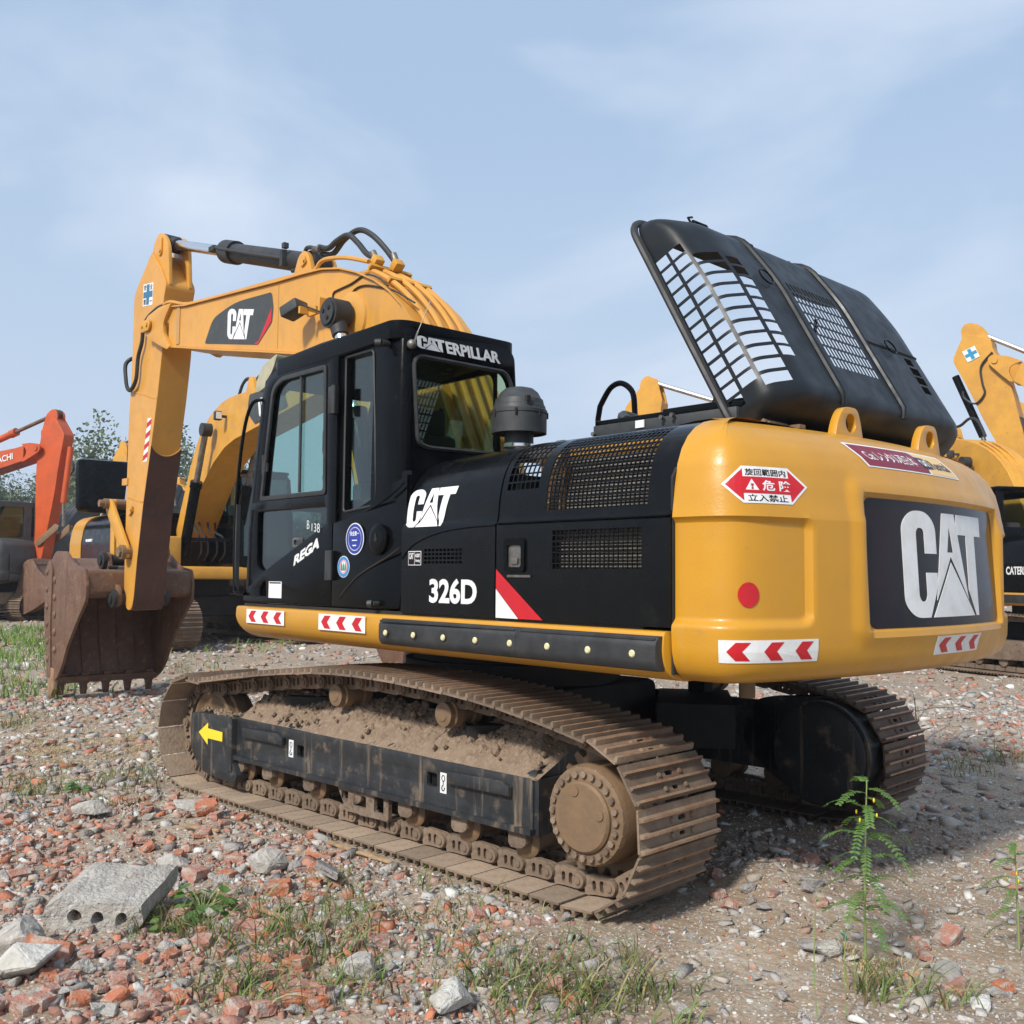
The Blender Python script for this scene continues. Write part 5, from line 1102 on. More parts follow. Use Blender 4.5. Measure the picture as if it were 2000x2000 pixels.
# ================================================================ the machines parked behind
FW = Vector((math.cos(YAW), math.sin(YAW))); RT = Vector((math.sin(YAW), -math.cos(YAW)))
def at(px, py, dep):
    """a spot out in the yard, given roughly by direction and distance from the camera"""
    v = cf*1953+cr2*(px-1000)-cu2*(py-1000); return CAM+v*(dep/(v.x*FW.x+v.y*FW.y))
def rot2(p, c, a): x, y = p[0]-c[0], p[1]-c[1]; return (c[0]+x*math.cos(a)-y*math.sin(a), c[1]+x*math.sin(a)+y*math.cos(a))
FOOT, PIV, BPN = (.2, 1.95), (5.93, 4.38), (6.74, 1.26)
def xz_plate(mb, pts, y0, y1, bev=.01, holes=()): mb.plate(pts, list(holes), y0, y1, XZ, bev)
def excavator_bg(label, root, heading, a=0., b=0., c=0., scale=1., arm='yellow2', body='yellow2', hoodm='black', cabm='black', bucketm='bucket', tracks=True, slew=0., lid_up=False, decal=True, armword=None, dz=0., under=0., group='excavators parked across the yard'):
    t = thing('excavator', label, 'excavator', (root[0], root[1], hgt(root[0], root[1])*(1 if abs(root[0]) < 60 else 0)+dz), 0, group)
    t.rotation_euler = (0, 0, heading); t.scale = (scale,)*3
    A, B, Cc = R(a), R(b), R(c)
    fb = lambda p: rot2(p, FOOT, A)
    piv = fb(PIV); fs_ = lambda p: (lambda q: (q[0]+piv[0]-PIV[0], q[1]+piv[1]-PIV[1]))(rot2(p, PIV, B))
    bpn = fs_(BPN); fk_ = lambda p: (lambda q: (q[0]+bpn[0]-BPN[0], q[1]+bpn[1]-BPN[1]))(rot2(p, BPN, Cc))
    Q = lambda f, p, y=0: Vector((f(p)[0], y, f(p)[1]))
    # arm
    m = MB(); xz_plate(m, [fb(p) for p in bt+bb], -.285, .262, .012)
    for y in (.262, -.33): xz_plate(m, [fb(p) for p in fo], y, y+.045, .008)
    m.cyl(Q(fb, PIV, -.36), Q(fb, PIV, .34), .07); bo = m.build('boom', M[arm], t, 22)
    ml = MB(); xz_plate(ml, [fb(p) for p in ep], -.15, .12, .005); ml.build('cylinder_lug', M[arm], bo)
    pm = MB()
    for y in (.18, .06, -.08): pm.tube([Q(fb, (x+.04, z+.05), y) for x, z in curv], .022, 6)
    pm.tube([Q(fb, (x, z+.05), .2) for x, z in bt[2:6]], .018, 6); pm.split('hydraulic_pipe', M[arm], bo)
    MB().tube(smooth_path([Q(fb, p, .1) for p in ((1.66, 4.2), (1.85, 4.5), (2.1, 4.6), (2.4, 4.5), (2.7, 4.52))], 4), .028, 6).build('hydraulic_hose', M['hose'], bo)
    for s in (1, -1):
        y = .45*s; p0, p1 = Q(fb, (1.78, 3.71), y), Vector((.98, y, 1.52)); d_ = (p1-p0).normalized(); L = (p1-p0).length
        cy = MB().cyl(p0+d_*L*.42, p1, .085).cyl(p0+d_*L*.40, p0+d_*L*.45, .10).build('boom_cylinder', M['black'], t)
        MB().cyl(p0, p0+d_*L*.42, .05).build('piston_rod', M['steel'], cy)
        MB().cyl(p0-Vector((0, .08, 0)), p0+Vector((0, .08, 0)), .11).build('rod_eye', M['rubber'], cy)
    cb0 = Q(fb, (1.78, 3.71)); kx = cb0.lerp(Vector((.98, 0, 1.52)), .86)
    MB().box((kx.x, 0, kx.z), (.07, .84, .06)).build('cylinder_crossbar', M['black'], t)
    hb = MB()
    for yh in (-.22, -.1, .06, .2): hb.tube(smooth_path([(.95, yh, 1.45), (1.12, yh+.03, 1.6), (1.1, yh, 1.85), (.85, yh*.8, 1.95), (.7, yh, 2.15)], 4), .02, 6)
    hb.split('base_hose', M['hose'], t)
    for s in (1, -1):
        lp = Q(fb, (2.25, 3.92), .42 if s > 0 else -.44); MB().box(lp, (.10, .12, .15), bev=.02).box(lp-Vector((.03, s*.08, 0)), (.04, .16, .04)).build('work_lamp', M['plastic'], bo); MB().box(lp+Vector((.052, 0, 0)), (.006, .09, .11)).build('lamp_lens', M['white'], bo)
    p0, p1 = Q(fs_, (6.12, 5.455)), Q(fb, (2.80, 4.455)); d_ = (p1-p0).normalized(); L = (p1-p0).length
    cy = MB().cyl(p0+d_*L*.48, p1, .098).cyl(p0+d_*L*.45, p0+d_*L*.51, .12).build('stick_cylinder', M['black' if arm != 'orange' else 'orange'], t)
    MB().cyl(p0, p0+d_*L*.46, .055).build('piston_rod', M['rod' if arm != 'orange' else 'bucket'], cy); MB().cyl(p0-Vector((0, .09, 0)), p0+Vector((0, .09, 0)), .105).build('rod_eye', M['bucket'], cy)
    m = MB(); xz_plate(m, [fs_(p) for p in rp(fs+[(5.98, 5.10)], [.05, .1, .2, .2, .2, .2, .1, .08, .08, .06, .05, .1, .2, .2, .1, .2, .05, .05, .02], 2)], -.172, .182, .01)
    for y in (.105, -.135): xz_plate(m, [fs_(p) for p in rp([(5.80, 4.87), (5.86, 5.36), (5.98, 5.50), (6.12, 5.56), (6.26, 5.48), (6.32, 5.30), (6.02, 4.95)], .06)], y, y+.04, .004)
    st = m.build('stick', M[arm], t, 22)
    MB().plate([fs_(p) for p in ((6.10, 3.0), (6.085, 3.0), (6.49, 1.14), (6.52, 1.14))], [], -.174, .184).build('wear_plate', M['rustwear'], st)
    MB().tube(smooth_path([Q(fs_, p, .22) for p in ((5.9, 4.6), (6.25, 4.45), (6.4, 4.1), (6.47, 3.85), (6.75, 3.75), (6.9, 4.0), (6.85, 4.15))], 4), .025, 6).build('stick_hose', M['hose'], st)
    b2 = MB().cyl(Q(fs_, (6.88, 4.62)), Q(fs_, (7.0, 3.05)), .085).build('bucket_cylinder', M['black' if arm != 'orange' else 'orange'], t)
    MB().cyl(Q(fs_, (7.0, 3.05)), Q(fs_, (7.17, 2.4)), .05).build('piston_rod', M['steel'], b2)
    m = MB()
    for y in (.215, -.245): xz_plate(m, [fs_(p) for p in ((7.10, 2.46), (7.26, 2.44), (7.24, 2.32), (6.68, 1.76), (6.52, 1.72), (6.52, 1.86))], y, y+.035, .004)
    m.split('bucket_link', M['hub' if arm == 'orange' else arm], t)
    m = MB()
    for y in (.60, -.69): xz_plate(m, [fk_(p) for p in bp_], y, y+.035, .006)
    sh2 = [(p.x, p.y) for p in shell]; xz_plate(m, [fk_(p) for p in sh2]+[fk_((p[0]-.035 if i < 20 else p[0], p[1]-(.035 if i > 20 else 0))) for i, p in reversed(list(enumerate(sh2)))], -.66, .602, 0)
    xz_plate(m, [fk_(p) for p in ((6.95, 1.60), (6.76, 1.58), (6.74, 1.30), (6.86, 1.24), (7.02, 1.36), (7.05, 1.5))], -.66, .602, .01)
    bk2 = m.build('bucket', M[bucketm], t, 25)
    m = MB()
    for k in range(5): y = .53-k*.278; xz_plate(m, [fk_(p) for p in ((7.72, .30), (7.90, .30), (7.82, -.02), (7.76, -.02))], y-.045, y+.045, .004)
    m.split('tooth', M[bucketm], bk2)
    m = MB()
    for y in (-.45, -.15, .15, .45): m.tube([Q(fk_, (p[0]+.012, p[1]), y) for p in sh2[1:30]], .022, 5)
    m.split('wear_strap', M[bucketm], bk2)
    # upper structure
    up = thing; Z = Matrix.Rotation(R(slew), 4, 'Z')
    dk = MB().box((-.55, 0, 1.24), (3.9, 2.84, .22), bev=.05).build('deck', M[body], t)
    MB().cyl((0, 0, .84), (0, 0, 1.13), .72, n=30).build('swing_bearing', M['dark'], t)
    us2 = us[::6]+[us[-1]]; z2 = zz[::4]+[zz[-1]]
    m = MB(); G2 = [[m.bm.verts.new(cw(u, z, 0, d)) for z, d in z2] for u in us2]
    for i in range(len(us2)-1):
        for j in range(len(z2)-1): m.bm.faces.new((G2[i][j], G2[i+1][j], G2[i+1][j+1], G2[i][j+1]))
    m.bm.faces.new([g[-1] for g in G2]); m.bm.faces.new([g[0] for g in G2][::-1])
    cwo = m.build('counterweight', M[body], t, 30)
    for sd_ in (1, -1):
        MB().sheet(list(np.linspace(0, HL[-1], 22)), [-2.515, -1.38, -.2, .2], lambda u, v: hood(u, min(v, -1.4), sd_)*1+Vector((v-min(v, -1.4), 0, 0)), [], .01).build('side_panel', M[hoodm], t, 35)
    MB().box((-1.15, 0, 2.29), (2.75, 1.5, .02)).build('hood_top', M[hoodm], t)
    if lid_up: MB().box((-2.3, -.85, 2.90), (.26, 1.15, 1.05), Matrix.Rotation(R(-8), 3, 'Y'), bev=.1).build('raised_panel', M['black'], t)
    MB().box((.6, -.98, 1.6), (1.4, .8, .5), bev=.05).build('tool_box', M[body], t)
    cb_ = MB().plate(rp([(1.385, 1.36), (1.34, 2.15), (1.185, 2.93), (.98, 3.06), (-.22, 3.06), (-.30, 1.36)], .1), [winhole, sidehole, lowhole], 1.33, 1.39, XZ, .006).plate(rp([(1.385, 1.36), (1.34, 2.15), (1.185, 2.93), (.98, 3.06), (-.22, 3.06), (-.30, 1.36)], .1), [fwh], .42, .46, XZ, .006)
    cb_.box((.4, .9, 3.04), (1.5, .98, .06), bev=.025).box((-.28, .9, 1.9), (.05, .9, 1.0)).box((-.26, 1.3, 2.6), (.05, .12, .8)).box((-.26, .48, 2.6), (.05, .12, .8)).box((1.37, .9, 1.45), (.04, .92, .18)).box((.5, .9, 1.4), (1.7, .9, .06)).tube([(1.37, 1.36, 1.4), (1.335, 1.36, 2.15), (1.18, 1.36, 2.93)], .035, 6).tube([(1.37, .44, 1.4), (1.335, .44, 2.15), (1.18, .44, 2.93)], .035, 6)
    cbo = cb_.build('cab', M[cabm], t, 30)
    MB().plate([(-.23, 1.42), (1.33, 1.42), (1.30, 2.15), (1.15, 2.93), (-.2, 2.95)], [], 1.35, 1.353).build('side_window', M['darkglass'], cbo, 0)
    MB().plate([(-.23, 1.42), (1.33, 1.42), (1.30, 2.15), (1.15, 2.93), (-.2, 2.95)], [], .44, .443).build('side_window', M['glass'], cbo, 0)
    MB().plate([(.46, 0), (1.34, 0), (1.34, 1), (.46, 1)], [], 0, .004, lambda a_, b_, c_: Vector((1.365-.18*max(0, b_-.4)/.6*1.05+c_, a_, 1.5+1.42*b_))).build('windscreen', M['bgglass'], cbo, 0)
    MB().box((.1, .9, 2.1), (.14, .45, .8), bev=.04).box((.3, .9, 1.8), (.5, .5, .14), bev=.04).build('driver_seat', M['seat'], cbo)
    # tracks
    if tracks:
        MB().box((0, 0, .66), (1.6, 1.6, .36), bev=.05).build('car_body', M['dark'], t)
        for s in (1, -1):
            rods = MB(); fr_ = []; rods.tube([p_ + Vector((0, s*1.245, 0))-(p_-Vector((min(max(p_.x, -1.8), 1.8), 0, .45))).normalized()*.05 for p_ in path[::3]], .03, 5, True)
            for k in range(NS):
                q = k*PS+.03; p = onpath(q); tt = (onpath(q+PS*.5)-onpath(q-PS*.5)).normalized(); n = Vector((-tt.z, 0, tt.x))
                if n.dot(p-Vector((min(max(p.x, -1.8), 1.8), 0, .45))) < 0: n = -n
                fr_.append((p, tt, n)); q2 = p+tt*.06-n*.058; rods.box((q2.x, s*1.245, q2.z), (PS*1.12, .2, .08), Matrix(((tt.x, 0, n.x), (0, 1, 0), (tt.z, 0, n.z))))
            ch = rods.build('track_chain', M['muddy'], t, 0)
            for p, tt, n in fr_:
                yx = n.cross(tt); link('track_shoe', bg_shoe, ch, Matrix(((tt.x, yx.x, n.x, p.x), (tt.y, yx.y, n.y, s*1.245), (tt.z, yx.z, n.z, p.z), (0, 0, 0, 1))))
            MB().plate([(-1.5, .285), (-1.5, .56), (1.85, .56), (1.85, .3), (1.7, .2)], [], min(s*1.0, s*1.43), max(s*1.0, s*1.43), XZ, .02).build('track_frame', M['muddy' if body != 'x' else 'dark'], t)
            MB().lathe([(.05, s*1.1), (.30, s*1.12), (.30, s*1.3), (.2, s*1.33), (.05, s*1.33)], (1.8, 0, .43), 'y', 24).build('idler_wheel', M['hub'], t)
            MB().lathe([(.05, s*1.1), (.26, s*1.12), (.24, s*1.42), (.2, s*1.45), (.05, s*1.46)], (-1.86, 0, .445), 'y', 24).build('drive_sprocket', M['hub'], t)
            rl = MB()
            for x in xs_: rl.lathe([(.05, s*1.12), (.09, s*1.13), (.09, s*1.37), (.05, s*1.38)], (x, 0, .225), 'y', 12)
            rl.split('track_roller', M['muddy'], t)
    for ch_ in t.children:
        if ch_.name.split('.')[0] in ('car_body', 'track_chain', 'track_frame', 'idler_wheel', 'drive_sprocket', 'track_roller'): ch_.rotation_euler = (0, 0, R(under))
    if decal:
        emb = [Q(fb, p) for p in ((4.06, 3.915), (3.60, 3.835), (3.51, 4.115), (4.06, 4.225))]
        lgp = [fb(p) for p in lg]
        if armword is None:
            shape([[(-q[0], q[1]) for q in lgp]], 'boom_decal', M['decalgrey'], SD(.276), bo)
            qd = tuple((-p.x, p.z) for p in (emb[0], emb[1], emb[2], emb[3])); put_emblem(SD(.278), qd, bo, 'boom_lettering')
            shape([[(q[0], q[1]) for q in lgp]], 'boom_decal', M['decalgrey'], lambda x, z, d: Vector((x, -.300-d, z)), bo)
            put_emblem(lambda x, z, d: Vector((x, -.302-d, z)), tuple((p.x, p.z) for p in (emb[1], emb[0], emb[3], emb[2])), bo, 'boom_lettering')
        else:
            pr = [fb(p) for p in armword[1]]
            words(armword[0], 'boom_lettering', M['white'], SD(.276), (tuple((-p[0], p[1]) for p in pr),), bo, .02)
            words(armword[0], 'boom_lettering', M['white'], lambda x, z, d: Vector((x, -.300-d, z)), (tuple(pr[i] for i in (1, 0, 3, 2)),), bo, .02)
    return t, dict(fb=fb, fs=fs_, fk=fk_)
sg_ = MB().box((0, 0, .006), (PS*.98, .62, .012))
for gx in (-.086, -.018, .052): sg_.box((gx, 0, .022), (.018, .61, .026))
bg_shoe = sg_.mesh('track_shoe', M['shoe'], 0)
def root_for(px, py, dep, heading, lx, scale=1.):
    """centre of a machine whose arm point, lx metres ahead of the centre, stands in that direction"""
    p = at(px, py, dep); return (p.x-lx*scale*math.cos(heading), p.y-lx*scale*math.sin(heading))
def local_x(a, b, p=(6.12, 5.455)):
    q = rot2(p, PIV, R(b)); q = (q[0]-PIV[0], q[1]-PIV[1]); f = rot2(PIV, FOOT, R(a)); return f[0]+q[0]
# yellow machine behind the bucket, facing us
hd = R(175)
t5, k5 = excavator_bg('yellow excavator behind the foreground bucket, its boom arching behind the black cab', (14.38, -4.08), hd, a=-4, b=8, c=10, scale=1.13, arm='yellow2', lid_up=True, under=9)
words('中部砕石㈱', 'side_lettering', M['decalblack'], lambda a_, b_, d: Vector((a_, -1.424-d, b_)), (-3.0+.55, -2.0, 1.95, 2.12), t5, .01) if 0 else None
MB().sheet(list(np.linspace(0, HL[-1], 22)), [-2.53, -1.72], lambda u, v: hood(u, -2, -1, .012)+Vector((v+2, 0, 0)), [], .01).build('rear_side_panel', M['yellow'], t5, 35)
words('株石砕部中', 'side_lettering', M['decalblack'], lambda a_, b_, d: (lambda p: Vector((a_, p.y-d, p.z)))(hood(sZ(b_), -2, -1, .016)), (-2.66, -1.80, 1.90, 2.08), t5, .02, cut=.03)
put_emblem(lambda a_, b_, d: (lambda p: Vector((a_, p.y-d, p.z)))(hood(sZ(b_), -2, -1, .006)), (-1.45, -.95, 1.78, 2.08), t5, 'side_lettering', .03)
# orange machine far left
hd = R(-84)
O1 = at(-45, 1116, 31.5); O2 = at(62, 1116, 25.5); hd = YAW-math.pi/2-R(24)
rO = root_for(112, 812, 28, hd, local_x(1, -12)); O1 = Vector((*rO, 0))
excavator_bg('orange excavator with rust brown bucket held off the grass at the left edge', (O1.x, O1.y), hd, a=1, b=-12, c=-62, arm='orange', body='orange', hoodm='orange', cabm='greyarm', dz=.35, armword=('HITACHI', ((5.0, 4.13), (4.0, 3.98), (3.95, 4.16), (4.98, 4.31))))
# dark grey machines
r_ = at(20, 1100, 29); excavator_bg('dark grey excavator at the far left edge with its cab under its boom', (r_.x, r_.y), YAW+math.pi-R(38), a=0, b=10, dz=.25, arm='greyarm', body='greyarm', hoodm='greyarm', cabm='greyarm', armword=('VOLVO', ((4.9, 4.12), (3.9, 3.95), (3.85, 4.17), (4.88, 4.34))))
r_ = at(80, 1100, 30); excavator_bg('dark grey excavator with an arched boom between the orange arm and the yellow arm', (r_.x, r_.y), R(-62), a=-10, b=20, arm='greyarm', body='greyarm', hoodm='greyarm', cabm='greyarm', armword=('VOLVO', ((2.6, 3.95), (1.7, 3.60), (1.65, 3.83), (2.55, 4.18))))
# arms seen over the main machine
for (lab, px, py, dep, hdg, a, b) in (
    ('yellow excavator whose arm top and bright rod rise behind the raised hood', 1268, 748, 22.5, R(15), 6, -8),
    ('yellow excavator with a blue cross sticker on its raised arm at the right edge', 1892, 634, 23, R(5), 24, -26),
    ('yellow excavator half hidden at the right edge below the arm with the cross sticker', 1985, 775, 30, R(5), 16, -20),
    ('yellow excavator far off, its thin arm top showing left of the upright stick', 246, 812, 40, R(15), 12, -10)):
    rr_2 = root_for(px, py, dep, hdg, local_x(a, b)); tt_, kk = excavator_bg(lab, rr_2, hdg, a=a, b=b, c=-20)
    if 'cross' in lab and px == 1892:
        qd = [kk['fs'](p) for p in ((6.46, 4.70), (6.17, 4.68), (6.16, 4.965), (6.45, 4.995))]
        mp4 = lambda off: (lambda u, v, d: (lambda q: Vector((q[0], .195+off+d, q[1])))(tuple(np.array(qd[0])*(1-u)*(1-v)+np.array(qd[1])*u*(1-v)+np.array(qd[2])*u*v+np.array(qd[3])*(1-u)*v)))
        shape([[(0, 0), (1, 0), (1, 1), (0, 1)]], 'safety_sticker', M['white'], mp4(0), tt_); shape([cross], 'safety_cross', M['cyan'], mp4(.003), tt_)
t8, k8 = excavator_bg('yellow excavator with a long muddy track behind the counterweight at the right edge', (1.05, -13.35), R(-31), a=0, b=10, under=12)
words('CATERPILLAR', 'side_lettering', M['white'], SD(1.425), (.55, 1.35, 1.62, 1.75), t8, .03)
shape([[(1.386, 1.60), (1.386, 1.50), (1.56, 1.352), (1.73, 1.352)]], 'red_stripe', M['red'], SD(1.426), t8)
MB().box((-1.2, 1.47, 1.24), (2.4, .03, .13), bev=.01).build('rubber_bumper', M['rubber'], t8)
g_ = at(470, 1100, 33); excavator_bg('yellow excavator far behind the arched boom, only its yellow top showing', (g_.x, g_.y), R(150), a=-8, b=20)
# ================================================================ single pieces of rubble, plants, trees
def chipped(seed, d, brick=True):
    r = random.Random(seed); bm = bmesh.new()
    bmesh.ops.create_cube(bm, size=1); bmesh.ops.subdivide_edges(bm, edges=bm.edges[:], cuts=3, use_grid_fill=True)
    for v in bm.verts:
        p = v.co.copy(); n = mnoise.noise_vector(p*1.9+Vector((seed*3.1, 0, 0))); f = mnoise.noise_vector(p*6+Vector((0, seed*2.3, 0)))
        e = max(abs(p.x), abs(p.y), abs(p.z)); corner = (abs(p.x)+abs(p.y)+abs(p.z)-.5)
        k = 1-(.12 if brick else .28)*max(0, corner-.45)
        v.co = Vector((p.x*d[0], p.y*d[1], p.z*d[2]))*k+Vector((n.x*d[0], n.y*d[1], n.z*d[2]))*(.10 if brick else .30)+f*min(d)*(.07 if brick else .16)
    if brick: # a broken end
        for v in bm.verts:
            if v.co.x > d[0]*.28: v.co.x = d[0]*.28+(v.co.x-d[0]*.28)*(.3+.5*abs(mnoise.noise(v.co*40)))
    for f in bm.faces: f.smooth = False
    me = bpy.data.meshes.new('chunk'); bm.to_mesh(me); bm.free(); return me
def hull(seed, d, n=14):
    r = random.Random(seed); bm = bmesh.new()
    for _ in range(n):
        v = Vector((r.gauss(0, 1), r.gauss(0, 1), r.gauss(0, 1))).normalized()*r.uniform(.75, 1); bm.verts.new((v.x*d[0], v.y*d[1], v.z*d[2]))
    x = bmesh.ops.convex_hull(bm, input=bm.verts[:]); bmesh.ops.delete(bm, geom=[g for g in x['geom_interior'] if isinstance(g, bmesh.types.BMVert)], context='VERTS')
    bmesh.ops.bevel(bm, geom=bm.edges[:], offset=min(d)*.09, segments=1, affect='EDGES'); bmesh.ops.subdivide_edges(bm, edges=bm.edges[:], cuts=1)
    for v in bm.verts: v.co += mnoise.noise_vector(v.co*(2.2/min(d))+Vector((seed, 0, 0)))*min(d)*.10
    me = bpy.data.meshes.new('chunk'); bm.to_mesh(me); bm.free(); return me
M['brick'] = mat('broken brick', (.45, .150, .070), .92, c2=(.36, .17, .12), nscale=9, c3=(.44, .37, .30), n3=16, lo3=.50, hi3=.66, bump=.6, bscale=60)
M['brick2'] = mat('dusty brick', (.40, .17, .12), .95, c2=(.36, .24, .19), nscale=9, lo=.35, c3=(.42, .36, .31), n3=18, lo3=.48, hi3=.62, bump=.6, bscale=60)
M['concrete'] = mat('broken concrete', (.40, .375, .335), .95, c2=(.30, .275, .245), nscale=9, c3=(.54, .52, .48), n3=30, lo3=.55, hi3=.7, bump=.8, bscale=55)
M['stone'] = mat('grey stone', (.27, .25, .235), .93, c2=(.36, .33, .30), nscale=9, c3=(.17, .16, .15), n3=25, bump=.7, bscale=45)
M['plaster'] = mat('white plaster', (.52, .51, .47), .92, c2=(.40, .37, .32), nscale=16, c3=(.30, .26, .22), n3=9, lo3=.55, hi3=.7, bump=.9, bscale=60)
bricks = [chipped(k, (.18-.012*k, .095, .058)) for k in range(6)]; halfb = [chipped(20+k, (.10, .09, .056)) for k in range(5)]
stones = [hull(k, (.075+.01*(k % 3), .06, .045)) for k in range(8)]
GL = {'brick': ('broken red brick lying loose among the rubble', 'brick', 'loose broken bricks in the rubble'), 'brick2': ('dusty pinkish brick fragment lying in the rubble', 'brick', 'dusty brick fragments in the rubble'),
      'concrete': ('lump of pale broken concrete lying in the rubble', 'concrete lump', 'loose lumps of concrete in the rubble'), 'stone': ('dark grey stone lying in the rubble', 'stone', 'grey stones in the rubble'), 'plaster': ('white chip of plaster lying in the rubble', 'plaster chip', 'white plaster chips in the rubble')}
meshes = {}
def lay(kind, x, y, s=1., rz=None, tilt=.22, src=None, label=None, cat=None, sink=.15, dz=0):
    src = src or rnd.choice(bricks*2+halfb*2 if kind.startswith('brick') else stones); key = (kind, src.name)
    if key not in meshes: m_ = src.copy(); m_.materials.append(M[kind]); meshes[key] = m_
    o = bpy.data.objects.new({'brick': 'broken_brick', 'brick2': 'brick_fragment', 'concrete': 'concrete_lump', 'stone': 'stone', 'plaster': 'plaster_chip'}[kind], meshes[key]); col.objects.link(o)
    hz3 = max(v.co.z for v in src.vertices)*s
    o.location = (x, y, hgt(x, y)+hz3*(1-sink)+dz); o.rotation_euler = (rnd.gauss(0, tilt), rnd.gauss(0, tilt), rnd.uniform(0, 6.28) if rz is None else rz); o.scale = (s,)*3
    if label: tag(o, label, cat)
    else: tag(o, *GL[kind])
    return o
# hand placed pieces of the foreground
def gp(px, py):
    d = (cf*1953+cr2*(px-1000)-cu2*(py-1000)); t = -CAM.z/d.z; p = CAM+d*t; return p.x, p.y
x, y = gp(543, 1745); lay('brick', x, y, 1.15, .9, .1, halfb[0], 'bright orange half brick in the foreground beside a tilted grey slab', 'brick')
x, y = gp(640, 1725); sl = lay('stone', x, y, 1., 2.2, .0, chipped(77, (.26, .13, .035)), 'flat smooth grey slab leaning beside the bright orange half brick', 'slab'); sl.rotation_euler = (R(28), R(12), R(-35)); sl.location.z += .05
x, y = gp(195, 1728); lay('brick', x, y, 1.35, R(55), .08, bricks[0], 'long red brick lying flat above the slab with round holes', 'brick')
x, y = gp(380, 1712); lay('brick2', x, y, 1.2, R(20), .2, halfb[2], 'squarish pinkish brick standing on edge left of the wooden plank', 'brick')
x, y = gp(345, 1700); lay('concrete', x, y, 1.5, 1.0, .2, stones[1], 'pale ribbed concrete lump touching the squarish pinkish brick', 'concrete lump')
x, y = gp(520, 1700); lay('concrete', x, y, 1.9, .3, .2, stones[3], 'large flat pale concrete lump between the orange half brick and the track', 'concrete lump')
x, y = gp(705, 1915); lay('concrete', x, y, 1.6, .3, .1, stones[4], 'smooth beige stone standing in the grass at the bottom of the picture', 'stone')
x, y = gp(880, 1970); lay('plaster', x, y, 1.5, 2.1, .2, stones[5], 'long whitish concrete shard near the bottom edge', 'concrete shard')
x, y = gp(1580, 1700); lay('brick2', x, y, .9, R(-10), .15, halfb[1], 'red brick behind the track just inside the shadow', 'brick')
x, y = gp(1585, 1765); lay('stone', x, y, .95, 1.2, .15, stones[2], 'grey oblong stone upright between the track and the feathery plant', 'stone')
x, y = gp(1580, 1870); lay('stone', x, y, .85, .2, .1, stones[6], 'dark rounded stone beside a pale one near the feathery plant', 'stone')
x, y = gp(1620, 1875); lay('concrete', x, y, .95, 1.2, .1, stones[7], 'pale rounded stone touching the dark one near the feathery plant', 'stone')
x, y = gp(1850, 1890); lay('stone', x, y, 1.2, 1.2, .05, stones[0], 'flat dark grey stone half sunk in soil at lower right', 'stone', sink=.7)
x, y = gp(1955, 1925); lay('brick', x, y, .8, 1.2, .1, halfb[3], 'orange brick piece in the lower right corner', 'brick')
x, y = gp(60, 1930); lay('plaster', x, y, 2.0, .5, .15, stones[1], 'big white concrete lump in the lower left corner', 'concrete lump')
x, y = gp(25, 1880); lay('concrete', x, y, 2.2, 1.5, .15, stones[3], 'pale flat concrete lump at the left edge below the holed slab', 'concrete lump')
x, y = gp(85, 1900); lay('brick', x, y, 1.3, 1.0, .25, bricks[2], 'tilted orange brick between two pale lumps in the lower left corner', 'brick')
x, y = gp(180, 1600); lay('concrete', x, y, 1.5, 1.0, .25, stones[5], 'whitish round lump left of the front of the track', 'concrete lump')
x, y = gp(365, 1590); lay('concrete', x, y, 1.5, .3, .25, stones[2], 'grey concrete lump in front of the left end of the track', 'concrete lump')
x, y = gp(400, 1600); lay('brick', x, y, 1.1, R(70), .1, bricks[3], 'orange brick resting on a board beside the left end of the track', 'brick', dz=.02)
# random ones, denser to the lower left
n_b = 0
regs = [(0, 640, 1530, 2000, 290, ('brick', 'brick', 'brick2', 'brick2', 'brick2', 'concrete', 'concrete', 'stone')), (0, 330, 1340, 1560, 22, ('brick2', 'concrete', 'stone', 'brick')), (560, 1180, 1780, 2000, 46, ('brick', 'brick2', 'concrete', 'stone', 'plaster')), (1400, 1660, 1600, 1800, 34, ('stone', 'stone', 'brick2', 'brick2')), (1300, 2000, 1780, 2000, 22, ('stone', 'brick2', 'plaster', 'concrete')), (20, 640, 1330, 1420, 26, ('brick2', 'concrete')), (1750, 2000, 1420, 1520, 12, ('brick', 'brick2', 'concrete')), (330, 760, 1262, 1330, 34, ('concrete', 'brick2', 'stone'))]
for (x0, x1, y0, y1, cnt, kinds) in regs:
    k = 0
    while k < cnt:
        px, py = rnd.uniform(x0, x1), rnd.uniform(y0, y1)
        x, y = gp(px, py); k += 1
        if blocked(x, y) or (abs(px-170) < 150 and 1730 < py < 1880): continue
        near = (y0 >= 1560 and x1 < 700); s = rnd.uniform(.45, 1.2)**1.4*(1.9 if near else .65)
        kd = rnd.choice(kinds); s *= .5 if kd == 'plaster' else 1
        lay(kd, x, y, s)
